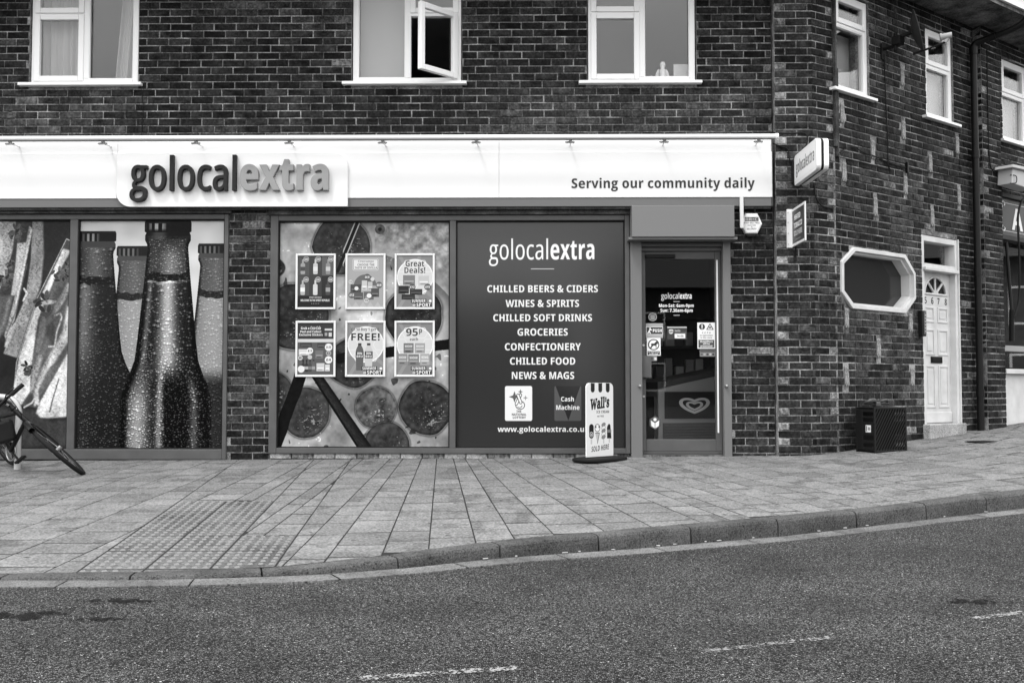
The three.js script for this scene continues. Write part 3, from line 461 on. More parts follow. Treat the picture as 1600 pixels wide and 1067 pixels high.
// --- pizza
const pizza = (() => {
  const N = (x, y, f, o, s) => { let a = 0.5, t = 0; for (let i = 0; i < o; i++) { t += a * vnoise(x * f, y * f, 8192, s + i); f *= 2.1; a *= 0.55; } return t / (1 - 0.55 ** o) * 0.9; };
  const seg = (x, y, x0, y0, x1, y1) => { const t = clamp(((x - x0) * (x1 - x0) + (y - y0) * (y1 - y0)) / ((x1 - x0) ** 2 + (y1 - y0) ** 2), 0, 1); return Math.hypot(x - lerp(x0, x1, t), y - lerp(y0, y1, t)); };
  // pepperoni: x, y, radius, brightness
  const pep = [[98, 38, 47, 58], [-6, 72, 15, 40], [26, 150, 54, 52], [212, 150, 46, 50], [118, 222, 40, 55], [44, 300, 40, 66], [231, 292, 43, 56], [152, 294, 33, 88], [172, 352, 36, 66], [-8, 268, 32, 60]];
  return photo(268, 355, 2.4, (x0, y0) => {
    const wx = (N(x0, y0, 0.03, 3, 5) - 0.5) * 20, wy = (N(x0 + 50, y0, 0.03, 3, 9) - 0.5) * 20, x = x0 + wx, y = y0 + wy;
    const melt = N(x, y, 0.014, 3, 21), mid = N(x, y, 0.05, 2, 23), fine = N(x0, y0, 0.2, 2, 27);
    let g = 176 + (melt - 0.5) * 150 + (mid - 0.5) * 70 + (fine - 0.5) * 26;
    if (N(x, y, 0.11, 1, 55) > 0.91) g -= 90; // herbs
    if (mid > 0.62 && N(x0, y0, 0.33, 1, 31) > 0.86) g += 70; // wet glints
    const rim = Math.hypot(x0 - 110, y0 - 250); // baked edge towards the top right
    if (x0 > 150 && rim > 205) { const cr = N(x0, y0, 0.1, 4, 61); g = lerp(g, 70 + cr * 170, smooth(205, 235, rim)); } else if (x0 > 150 && rim > 180) g *= lerp(1, 0.62, smooth(180, 205, rim));
    for (const [px, py, r, b] of pep) { const an = Math.atan2(y0 - py, x0 - px), q = r * (1 + 0.10 * (vnoise((an + 4) * 1.5, px, 4096, 7) - 0.5)), d = Math.hypot(x0 + wx * 0.2 - px, y0 + wy * 0.2 - py) / q; if (d > 1.1) continue;
      const meat = px === 152, t = N(x0, y0, meat ? 0.11 : 0.16, 3, Math.round(px) + 300), arc = vnoise(an * 5 + 40, d * 7, 4096, 3);
      let v = b * (0.82 + 0.3 * d * d) + (t - 0.5) * (meat ? 120 : 46) + (arc - 0.5) * 22 - 30 * smooth(0.86, 1, d);
      const gl = N(x0 * 0.8 - py, y0 * 1.3, 0.4, 2, 77); if (gl > 0.66 + 0.12 * Math.hypot(Math.cos(an) - 0.5, Math.sin(an) - 0.7)) v += 95 * smooth(0.98, 0.6, d);
      g = d < 1 ? lerp(v, g, smooth(0.97, 1.0, d)) : g * lerp(0.6, 1, smooth(1, 1.1, d)); }
    const olive = Math.hypot(x0 - 158, y0 - 12); if (olive < 8) g = olive > 3 ? 70 + fine * 40 : 25;
    // knife cuts: dark gaps, one with the charred side of the slice
    let d = seg(x0, y0, 122, 2, 92, 78); if (d < 2.6) g = 20; else if (d < 4.4 && x0 > 100) g = 190;
    d = seg(x0, y0 + wy * 0.15, 96, 216, 290, 190); if (d < 8) g = 10 + 8 * fine;
    if (y0 > 232) {
      const t = (y0 - 232) / 123, l0 = lerp(28, -14, t) + wx * 0.15, l1 = lerp(48, 6, t) + wx * 0.15; if (x0 > l0 && x0 < l1) g = 8 + 14 * fine;
      const c0 = lerp(48, 128, t), c1 = lerp(62, 148, t); if (x0 > c0 - 4 && x0 < c1 && y0 > 238) { const k = (x0 - c0) / (c1 - c0); g = k < 0 ? 12 : 16 + 52 * N(x0 * 0.25 + y0 * 0.25, x0 * 1.2 - y0 * 1.2, 0.9, 2, 91) * smooth(1, 0.3, k); } }
    return g * 0.94;
  });
})();
// --- sandwich (its left part lies outside the photograph)
const sandwich = canvasTex(225, 360, 2.4, (c, cv) => {
  const P = (v, pts, blur = 0) => { c.filter = blur ? `blur(${blur}px)` : 'none'; c.fillStyle = G(v); c.beginPath(); pts.forEach(([x, y], i) => (i ? c.lineTo(x, y) : c.moveTo(x, y))); c.closePath(); c.fill(); c.filter = 'none'; };
  const S = (v, w, pts, blur = 0) => { c.filter = blur ? `blur(${blur}px)` : 'none'; c.strokeStyle = G(v); c.lineWidth = w; c.beginPath(); pts.forEach(([x, y], i) => (i ? c.lineTo(x, y) : c.moveTo(x, y))); c.stroke(); c.filter = 'none'; };
  c.fillStyle = G(40); c.fillRect(0, 0, 225, 360); c.translate(115, -8); c.scale(1 / 2.84, 1 / 2.84); // the picture's right half, drawn on a finer grid
  const salad = (x, y, r, k) => { for (let i = 0; i < 14; i++) { const a = hash(i, k, 1) * 6.3, q = r * Math.sqrt(hash(i, k, 2)); c.fillStyle = G(30 + 75 * hash(i, k, 3)); c.beginPath(); c.ellipse(x + q * Math.cos(a), y + q * Math.sin(a), r * 0.42, r * 0.2, a * 1.7, 0, 7); c.fill(); c.strokeStyle = G(120, 0.5); c.lineWidth = 1.5; c.stroke(); } };
  P(30, [[-330, 600], [120, 560], [90, 720], [-330, 760]], 4); P(64, [[-330, 860], [320, 880], [320, 1040], [-330, 1040]], 6);
  P(188, [[-330, 20], [64, 24], [52, 160], [26, 260], [-10, 350], [-330, 420]], 2); P(62, [[64, 24], [132, 24], [120, 140], [90, 330], [40, 520], [-30, 560], [-20, 380], [30, 250], [52, 150]], 2);
  salad(66, 80, 34, 1); salad(26, 290, 34, 2); salad(40, 220, 22, 3);
  P(196, [[70, 124], [112, 122], [92, 260], [74, 360], [46, 362], [62, 240]], 1.5); P(172, [[122, 46], [138, 60], [112, 210], [66, 470], [28, 560], [20, 540], [52, 420], [92, 230]], 1.5); S(226, 7, [[132, 66], [108, 200], [70, 400]], 2); S(92, 4, [[116, 220], [72, 430], [30, 540]], 1);
  P(98, [[-60, 366], [56, 358], [34, 500], [-4, 560], [-80, 560]], 3); S(150, 8, [[40, 372], [20, 480], [-10, 540]], 3);
  P(150, [[136, 26], [184, 26], [190, 180], [182, 300], [140, 470], [82, 642], [18, 622], [60, 500], [112, 370], [132, 200]], 1.5); S(96, 4, [[184, 30], [190, 180], [180, 310], [82, 640]], 1.5); S(222, 9, [[104, 330], [118, 350], [102, 384]], 1); P(204, [[66, 482], [74, 500], [34, 600], [22, 590], [38, 520]], 2);
  P(74, [[292, 104], [320, 116], [320, 890], [64, 846], [76, 660], [166, 370]], 1); S(168, 4, [[312, 116], [290, 106], [166, 370], [78, 660], [66, 836]], 0.6);
  P(96, [[250, 260], [310, 200], [310, 640], [180, 820], [130, 800], [150, 640], [180, 480]], 4);
  P(222, [[276, 150], [312, 160], [242, 284], [170, 468], [142, 700], [142, 790], [104, 850], [62, 842], [70, 760], [92, 620], [152, 430], [236, 240]], 2);
  salad(206, 400, 48, 5); salad(262, 262, 34, 6); salad(130, 690, 30, 7); salad(300, 240, 26, 8); P(176, [[180, 392], [210, 380], [252, 384], [248, 396], [196, 404]], 1);
  P(150, [[300, 300], [312, 330], [262, 430], [232, 446], [244, 404]], 2); S(190, 7, [[304, 310], [286, 380], [246, 436]], 2); P(120, [[180, 480], [206, 464], [196, 560], [176, 620], [160, 616]], 2); P(70, [[206, 500], [240, 470], [250, 560], [236, 596], [210, 540]], 3); S(214, 7, [[244, 452], [268, 440], [276, 460], [256, 520], [246, 590], [220, 590]], 1.5); P(140, [[180, 616], [196, 640], [176, 740], [150, 800], [140, 780], [152, 690]], 2); S(176, 6, [[186, 630], [166, 730], [148, 790]], 2);
  P(212, [[306, 390], [312, 560], [250, 660], [206, 700], [176, 780], [184, 850], [160, 858], [156, 800], [190, 690], [246, 590], [282, 520]], 2.5); S(240, 12, [[302, 420], [292, 540], [220, 676], [172, 780]], 4); S(150, 3, [[296, 400], [280, 530], [200, 690]], 1.5); S(214, 8, [[116, 862], [150, 842], [164, 820]], 1);
  P(228, [[308, 610], [308, 906], [240, 912], [190, 908], [168, 888], [190, 830], [252, 716]], 2); S(104, 5, [[268, 736], [244, 820], [230, 882]], 1.2); S(40, 14, [[230, 918], [310, 912]], 4);
  c.setTransform(1, 0, 0, 1, 0, 0); { const im = c.getImageData(0, 0, cv.width, cv.height), d = im.data; for (let y = 0; y < cv.height; y++) for (let x = 0; x < cv.width; x++) { const i = (y * cv.width + x) * 4, q = x * 0.9 + y * 0.35, n = 0.72 + 0.5 * fbm(q / 260, (y * 0.9 - x * 0.35) / 700, 10, 3, 8); d[i] *= n; d[i + 1] *= n; d[i + 2] *= n; } c.putImageData(im, 0, 0); } grain(c, cv, 0.4, 15, 0.95);
  const im = c.getImageData(0, 0, cv.width, cv.height), d = im.data; // crumb pores of the bread
  for (let y = 0; y < cv.height; y++) for (let x = 0; x < cv.width; x++) { const i = (y * cv.width + x) * 4; if (d[i] > 120 && vnoise(x * 0.2, y * 0.17, 4096, 5) + 0.3 * vnoise(x * 0.5, y * 0.5, 4096, 6) > (d[i] > 185 ? 1.12 : 0.9)) { d[i] *= 0.72; d[i + 1] *= 0.72; d[i + 2] *= 0.72; } }
  c.putImageData(im, 0, 0);
});
// --- the plain dark panel with the list of goods
const goods = canvasTex(266, 355, 3.6, (c) => {
  c.fillStyle = G(46); c.fillRect(0, 0, 266, 355); c.translate(-712, -345);
  fit(c, 'golocal', 763, 860, 405, 31, G(240), ''); fit(c, 'extra', 860, 933, 405, 31, G(245));
  c.fillStyle = G(200); c.fillRect(830, 419.4, 37, 1.2);
  [['CHILLED BEERS & CIDERS', 760, 937, 457], ['WINES & SPIRITS', 790, 907, 480], ['CHILLED SOFT DRINKS', 769.5, 927.5, 502.5], ['GROCERIES', 808, 889, 525], ['CONFECTIONERY', 788, 909, 548], ['CHILLED FOOD', 796, 901, 570.5], ['NEWS & MAGS', 798.5, 899, 593]].forEach(([t, a, b, y]) => fit(c, t, a, b, y, 11, G(238)));
  c.fillStyle = G(238); rrect(c, 789, 604, 43, 54.5, 3); c.fill();
  const star = (x, y, r, v) => { c.fillStyle = G(v); c.beginPath(); for (let k = 0; k < 8; k++) { const a = k * Math.PI / 4, q = k % 2 ? r * 0.36 : r; c.lineTo(x + q * Math.sin(a), y - q * Math.cos(a)); } c.closePath(); c.fill(); };
  star(804, 621, 9, 95); star(813.5, 613, 4.2, 110); star(821.5, 622.5, 4.2, 150);
  // a hand with crossed fingers and a smile
  c.fillStyle = G(240); c.strokeStyle = G(40); c.lineWidth = 1.1; c.beginPath(); c.ellipse(813, 634, 7, 6.4, 0, 0, 7); c.fill(); c.stroke();
  for (const [a, b, x, y] of [[807, 632, 813.5, 618], [814, 630, 809.5, 618.5]]) { c.lineWidth = 5; c.strokeStyle = G(40); c.beginPath(); c.moveTo(a, b); c.lineTo(x, y); c.stroke(); c.lineWidth = 3; c.strokeStyle = G(242); c.beginPath(); c.moveTo(a, b); c.lineTo(x, y); c.stroke(); }
  c.strokeStyle = G(40); c.lineWidth = 1; c.beginPath(); c.arc(812, 634, 4, 0.2, 2.4); c.stroke();
  fit(c, 'THE', 807, 815, 645.5, 3.6, G(25)); fit(c, 'NATIONAL', 799.5, 823, 650.2, 3.6, G(25)); fit(c, 'LOTTERY', 801, 822, 654.9, 3.6, G(25));
  c.fillStyle = G(84); rrect(c, 867, 604, 42.5, 54.5, 2.5); c.fill(); c.fillStyle = G(34); c.beginPath(); c.moveTo(869, 604); c.lineTo(908, 604); c.lineTo(889, 658); c.closePath(); c.fill();
  fit(c, 'Cash', 877, 898.5, 628, 7, G(240)); fit(c, 'Machine', 869, 907, 641, 7, G(240)); fit(c, 'www.golocalextra.co.uk', 777.5, 922, 675.5, 8, G(240));
});

// ================================================================ shopfront frames, glass, films
const film = (map) => new THREE.MeshPhysicalMaterial({ map, color: grey(0.74), roughness: 0.6, specularIntensity: 0.1, clearcoat: map === goods ? 0.9 : 0.15, clearcoatRoughness: 0.13 });
function shopWindow(x0, x1, y0, y1, panes, label) { // panes: [glass x0, x1, y0, y1, film map, label]
  const bars = [box(x0, panes[0][0], y0, y1, -0.10, 0.02, 0.006), box(panes[panes.length - 1][1], x1, y0, y1, -0.10, 0.02, 0.006)];
  bars.push(box(panes[0][0], panes[panes.length - 1][1], y0, panes[0][2], -0.10, 0.018, 0.006), box(panes[0][0], panes[panes.length - 1][1], panes[0][3], y1, -0.10, 0.018, 0.006));
  for (let i = 1; i < panes.length; i++) bars.push(box(panes[i - 1][1], panes[i][0], panes[0][2], panes[0][3], -0.10, 0.016, 0.006));
  const w = part('shop_window', bars, M.alu, shop); w.userData.label = label;
  for (const [a, b, c, d, map, lb] of panes) {
    part('pane', box(a, b, c, d, -0.046, -0.034), M.glass, w);
    if (map) { const g = sheet(a + 0.004, b - 0.004, c + 0.004, d - 0.004, -0.030); part('printed_film', g, film(map), w).userData.label = lb; }
    part('glazing_bead', ring(a, b, c, d, 0.012, -0.04, -0.004, 0.002), M.black, w);
    part('backing_board', box(a, b, c, d, -0.09, -0.07), M.aluDark, w);
  }
  return w;
}
shopWindow(-7.9, -3.032, 0.0, 2.505, [[-7.74, -6.22, 0.105, 2.452, null], [-6.15, -4.663, 0.105, 2.452, sandwich, 'film printed with filled sandwiches in a box'], [-4.584, -3.074, 0.105, 2.452, bottles, 'film printed with four wet beer bottles']], 'grey framed shop window left of the brick pier');
shopWindow(-2.60, 1.068, 0.062, 2.488, [[-2.522, -0.764, 0.118, 2.432, pizza, 'film printed with a close view of a pepperoni pizza'], [-0.702, 1.020, 0.118, 2.432, goods, 'plain dark film with white lettering listing goods']], 'grey framed shop window right of the brick pier');
part('lintel_trim', [box(-7.9, -3.0, 2.507, 2.562, -0.1, 0.055, 0.004), box(-2.62, 1.07, 2.49, 2.562, -0.1, 0.045, 0.004), box(-8, 2.49, 2.535, 2.560, 0.05, 0.09, 0.004)], mat(0.16, 0.6, { map: mortarMap }), shop);
{ // white painted bricks under the shop windows
  const pw = mat(0.62, 0.8, { map: mortarMap, bumpMap: brickBump, bumpScale: 0.004 }), gs = [brickGeo(0.212, 0.05, 0.08), brickGeo(0.208, 0.05, 0.08), brickGeo(0.214, 0.049, 0.08)];
  const base = part('plinth', [box(-2.6, 1.06, -0.05, 0.058, -0.1, -0.02), box(-7.9, -3.03, -0.09, -0.004, -0.1, -0.02)], M.mortar, shop);
  let k = 0; for (let x = -2.48; x < 1.05; x += 0.2215) { const o = part('brick', gs[k++ % 3], pw, base); o.position.set(x, 0.034, 0.003); }
}
// doorway: posts, leaf, roller shutter box
{
  const postMat = phys(0.135, 0.45, { specularIntensity: 0.5 }); part('door_post', box(1.072, 1.186, -0.05, 2.24, -0.12, 0.05, 0.005), postMat, shop); part('door_post', box(2.008, 2.086, -0.05, 2.24, -0.12, 0.05, 0.005), postMat, shop);
  part('shutter_box', [box(1.072, 2.096, 2.232, 2.548, -0.1, 0.215, 0.006), box(1.04, 2.13, 2.208, 2.234, -0.1, 0.19, 0.004)], phys(0.155, 0.45, { specularIntensity: 0.5 }), shop);
  part('door_head', [box(1.186, 2.008, 2.12, 2.215, -0.12, -0.02, 0.004), box(1.186, 2.008, 2.16, 2.2, -0.02, 0.03, 0.004)], M.aluDark, shop);
  const leaf = part('door', [box(1.19, 1.232, 0.085, 2.12, -0.10, -0.045, 0.005), box(1.942, 2.004, 0.085, 2.12, -0.10, -0.045, 0.005), box(1.232, 1.942, 0.085, 0.205, -0.10, -0.047, 0.005), box(1.232, 1.942, 2.04, 2.12, -0.10, -0.047, 0.005)], M.alu, shop); leaf.userData.label = 'grey framed glass shop door';
  part('pane', box(1.232, 1.942, 0.205, 2.04, -0.078, -0.066), M.glass, leaf);
  part('door_closer', box(1.232, 1.535, 2.05, 2.085, -0.045, 0.0, 0.006), M.black, leaf);
  part('pull_handle', extr(roundRect(1.19, 0.83, 1.285, 1.05, 0.008), -0.045, 0.0, 0.004), M.alu, leaf);
  part('finger_guard', box(1.956, 1.972, 0.27, 2.03, -0.044, -0.034, 0.003), M.upvc, leaf);
  part('kick_strip', [box(1.19, 2.004, 0.05, 0.084, -0.1, -0.04, 0.003), ...[1.22, 1.48, 1.74, 1.97].map((x) => rod([x, 0.068, -0.04], [x, 0.068, -0.034], 0.006))], M.aluDark, leaf);
  part('lock_cylinder', [rod([1.21, 0.64, -0.045], [1.21, 0.64, -0.035], 0.012), rod([1.21, 1.16, -0.045], [1.21, 1.16, -0.035], 0.012)], M.steel, leaf);
  for (const x of [1.16, 2.03]) part('shutter_pin', [rod([x, 0.745, 0.05], [x, 0.745, 0.075], 0.016), new THREE.SphereGeometry(0.014, 10, 8).translate(x, 0.745, 0.08)], M.steelDull, shop);
  part('threshold', box(1.06, 2.09, -0.06, 0.048, -0.2, -0.01, 0.004), mat(0.3, 0.9, { map: mortarMap }), shop);
  // lettering and stickers on the glass
  const decal = (name, x0, x1, y0, y1, w, h, draw, label, clear) => { const t = canvasTex(w, h, 4, draw); const m = new THREE.MeshPhysicalMaterial({ map: t, roughness: 0.35, transparent: !!clear }); part(name, sheet(x0, x1, y0, y1, clear ? -0.063 : -0.062), m, leaf).userData.label = label; };
  decal('lettering', 1.35, 1.83, 1.40, 1.75, 96, 70, (c) => { fit(c, 'golocal', 9, 47, 23, 12, G(215), ''); fit(c, 'extra', 47, 72, 23, 12, G(235)); c.fillStyle = G(190); c.fillRect(34, 28, 13, 1.2); fit(c, 'Mon-Sat: 6am-9pm', 4, 76, 40, 6.6, G(230)); fit(c, 'Sun: 7.30am-6pm', 7, 74, 50, 6.6, G(230)); c.fillStyle = G(190); c.fillRect(34, 56, 13, 1.2); }, 'white opening hours lettering', true);
  decal('round_sticker', 1.262, 1.352, 1.405, 1.495, 18, 18, (c) => { c.fillStyle = G(75); c.beginPath(); c.arc(9, 9, 8.8, 0, 7); c.fill(); c.strokeStyle = G(170); c.lineWidth = 0.8; c.beginPath(); c.arc(9, 9, 8, 0, 7); c.stroke(); for (const y of [5.5, 8, 10.5, 12.6]) { c.fillStyle = G(150); c.fillRect(4.6, y, 8.8, 1.2); } }, 'small round grey sticker', true);
  decal('push_sign', 1.238, 1.412, 1.235, 1.385, 36, 31, (c) => { c.fillStyle = G(150); c.fillRect(0, 0, 36, 31); c.fillStyle = G(228); c.fillRect(0, 7, 36, 17); c.fillStyle = G(52); c.fillRect(1, 8, 34, 15); fit(c, 'PUSH', 14, 34, 18.6, 6.2, G(235)); c.fillStyle = G(235); c.beginPath(); c.arc(8.8, 11, 1.7, 0, 7); c.fill(); c.strokeStyle = G(235); c.lineWidth = 2.2; c.beginPath(); c.moveTo(4, 21); c.lineTo(7, 16); c.lineTo(8.5, 13.5); c.lineTo(12, 14); c.moveTo(7, 16.5); c.lineTo(9, 21); c.stroke(); }, 'dark push sign');
  decal('dog_sign', 1.246, 1.386, 1.055, 1.235, 28, 37, (c) => { c.fillStyle = G(228); c.fillRect(0, 0, 28, 37); c.strokeStyle = G(40); c.lineWidth = 2.2; c.beginPath(); c.arc(14, 14, 10.6, 0, 7); c.stroke(); c.fillStyle = G(30); c.fillRect(9, 11.5, 11, 4.6); c.fillRect(9, 15, 1.6, 6); c.fillRect(18, 15, 1.6, 6); c.fillRect(17.5, 8.6, 5, 4.4); c.beginPath(); c.moveTo(6.5, 21.5); c.lineTo(21.5, 6.5); c.stroke(); c.fillStyle = G(40); c.fillRect(1.5, 27.5, 25, 8); fit(c, 'No dogs except', 3, 25, 31, 2.2, G(230)); fit(c, 'guide dogs', 5, 23, 34.4, 2.2, G(230)); }, 'white sign with a crossed out dog');
  decal('small_sticker', 1.262, 1.35, 1.0, 1.052, 18, 11, (c) => { c.fillStyle = G(110); c.fillRect(0, 0, 18, 11); c.fillStyle = G(60); c.fillRect(1, 2, 8, 7); c.fillStyle = G(200); c.fillRect(12, 3, 5, 6); }, 'small grey label');
  decal('parcel_sign', 1.455, 1.655, 1.22, 1.35, 37, 25, (c) => { c.fillStyle = G(48); c.fillRect(0, 0, 37, 25); c.fillStyle = G(175); c.fillRect(0, 0, 37, 2.4); c.fillStyle = G(190); c.beginPath(); c.moveTo(3, 6); c.quadraticCurveTo(7, 4, 11.5, 6); c.lineTo(11, 12); c.quadraticCurveTo(7, 17, 3.4, 12); c.closePath(); c.fill(); fit(c, 'ups', 3.8, 10.6, 11.4, 4.6, G(40)); fit(c, 'hello', 14, 25, 10, 4.4, G(170)); c.fillStyle = G(130); c.fillRect(14, 11.4, 22, 0.8); c.fillStyle = G(225); c.fillRect(14, 14, 20, 8.6); fit(c, '16:00', 17.5, 31, 20.4, 4, G(40)); }, 'dark parcel pick up sticker');
  decal('camera_warning', 1.762, 1.944, 1.125, 1.392, 36, 53, (c) => { c.fillStyle = G(215); c.fillRect(0, 0, 36, 53); c.fillStyle = G(45); c.beginPath(); c.arc(9.5, 8.5, 6, 0, 7); c.fill(); c.fillStyle = G(235); c.fillRect(8.6, 4.2, 1.9, 6); c.fillRect(8.6, 11, 1.9, 1.8); c.strokeStyle = G(40); c.lineWidth = 1.5; c.beginPath(); c.moveTo(25.5, 2.6); c.lineTo(32, 14); c.lineTo(19, 14); c.closePath(); c.stroke(); c.fillStyle = G(50); c.fillRect(23, 8.4, 5, 3); fit(c, 'C.C.T.V', 9, 27, 22.4, 3.4, G(60)); fit(c, 'in operation', 5, 31, 27.4, 3.2, G(60)); fit(c, 'in this store', 6, 30, 32.2, 3.2, G(60)); c.fillStyle = G(70); c.fillRect(2, 35, 32, 16); fit(c, 'Shoplifters', 5, 31, 40, 3.2, G(230)); fit(c, 'will be', 11, 25, 44.6, 3.2, G(230)); fit(c, 'prosecuted', 6, 30, 49.2, 3.2, G(230)); }, 'white camera warning notice');
  decal('card_sticker', 1.785, 1.942, 1.045, 1.112, 32, 13, (c) => { c.fillStyle = G(115); c.fillRect(0, 0, 32, 13); c.fillStyle = G(60); c.fillRect(1, 1, 30, 3.4); for (let k = 0; k < 5; k++) { c.fillStyle = G([80, 150, 60, 170, 40][k]); c.beginPath(); c.arc(4 + k * 6, 8.6, 2.3, 0, 7); c.fill(); } }, 'strip of payment symbols');
  decal('hexagon_sticker', 1.258, 1.392, 0.30, 0.445, 27, 29, (c) => { c.fillStyle = G(80); c.beginPath(); for (let k = 0; k < 6; k++) c.lineTo(13.5 + 13 * Math.sin(k * Math.PI / 3), 14.5 - 14 * Math.cos(k * Math.PI / 3)); c.closePath(); c.fill(); c.fillStyle = G(222); c.beginPath(); c.arc(13.5, 8, 3.2, 0, 7); c.fill(); for (const s of [-1, 1]) { c.beginPath(); c.moveTo(13.5 + s * 0.6, 15); c.lineTo(13.5 + s * 8.6, 9.6); c.lineTo(13.5 + s * 7.6, 21); c.lineTo(13.5 + s * 0.6, 25.5); c.closePath(); c.fill(); } }, 'hexagonal sticker of a reader with an open book', true);
}
// ================================================================ fascia sign
{
  const sign = thing('shop_sign', 'long white fascia sign with raised letters and a lamp rail on top', 'sign', [0, 0, 0.0]);
  const sheetMat = phys(0.70, 0.4);
  for (const [a, b] of [[-8.0, -4.152], [-4.150, -0.261], [-0.2595, 2.498]]) part('sign_board', [box(a, b, 2.647, 3.11, 0.02, 0.12, 0.003), box(a, b, 3.112, 3.235, 0.02, 0.105, 0.003)], sheetMat, sign);
  part('lower_band', box(-8, 2.492, 2.558, 2.645, 0.02, 0.112, 0.003), mat(0.14, 0.55), sign);
  part('end_cap', box(2.4985, 2.506, 2.555, 3.24, 0.0, 0.116, 0.002), M.aluDark, sign);
  part('raised_panel', extr(roundRect(-4.142, 2.556, -1.79, 3.108, [0.15, 0, 0.15, 0], 10), 0.121, 0.15, 0.004), sheetMat, sign);
  const place = (word, x0, x1, base, xh, depth, m, f, fat) => { // each letter its own mesh, squeezed to the measured width
    const gl = [...word].map((c) => glyph(c, f)); const total = gl.reduce((s, g) => s + g.adv, 0), kx = (x1 - x0) / total; let x = x0; const ref = new THREE.ShapeGeometry(glyph('x', f).shapes); ref.computeBoundingBox(); const u = ref.boundingBox.max.y, ky = (xh - 2 * fat) / u;
    for (const g of gl) { const shp = g.shapes.map((s) => { const q = (p) => p.getPoints(10).map((v) => new THREE.Vector2(v.x * kx, v.y * ky)), o = new THREE.Shape(q(s)); o.holes = s.holes.map((h) => new THREE.Path(q(h))); return o; }); const e = new THREE.ExtrudeGeometry(shp, { depth: depth - 0.004, bevelEnabled: true, bevelSize: fat, bevelThickness: 0.002, bevelSegments: 1 }); part('letter', boxUV(e), m, sign).position.set(x, base + fat, 0.153); x += g.adv * kx; }
  };
  place('golocal', -3.99, -2.885, 2.712, 0.258, 0.055, mat(0.022, 0.5), fontRegular, 0.0035); place('extra', -2.885, -1.955, 2.712, 0.262, 0.055, mat(0.26, 0.5), font, 0.006);
  { const str = 'Serving our community daily', adv = [...str].map((c) => glyph(c).adv), kx = (2.322 - 0.468) / adv.reduce((a, b) => a + b, 0), ky = 0.098 / capOf(font), tm = mat(0.045, 0.5); let x = 0.468; // flat cut letters, one by one
    [...str].forEach((ch, i) => { if (ch !== ' ') { const g = new THREE.ShapeGeometry(glyph(ch).shapes, 4); g.scale(kx, ky, 1); part('tagline_letter', g, tm, sign).position.set(x, 2.742, 0.1235); } x += adv[i] * kx; }); }
  const rail = part('lamp_rail', [rod([-8, 3.222, 0.30], [2.49, 3.222, 0.30], 0.024, 14), rod([2.49, 3.222, 0.30], [2.52, 3.222, 0.30], 0.03, 14)], M.white, sign);
  part('lamp_strip', box(-8, 2.49, 3.194, 3.2, 0.285, 0.315), M.aluDark, rail);
  for (let k = -3; k < 9; k++) { const x = -5.19 + k * 0.937 + 0.02; if (x < -8) continue;
    const br = part('rail_bracket', [extr(Array.from({ length: 20 }, (_, i) => [0.048 * Math.cos(i / 20 * 6.283), 0.026 * Math.sin(i / 20 * 6.283)]), -0.005, 0.005, 0.002).rotateX(-Math.PI / 2 + 0.45).translate(x, 3.172, 0.285), rod([x + 0.015, 3.175, 0.285], [x - 0.012, 3.205, 0.30], 0.013), rod([x - 0.03, 3.178, 0.29], [x - 0.03, 3.160, 0.295], 0.007), rod([x + 0.032, 3.178, 0.29], [x + 0.032, 3.160, 0.295], 0.007)], M.steelDull, sign); part('bracket_arm', rod([x, 3.178, 0.28], [x + 0.012, 3.182, 0.104], 0.007, 8), M.white, br); }
}
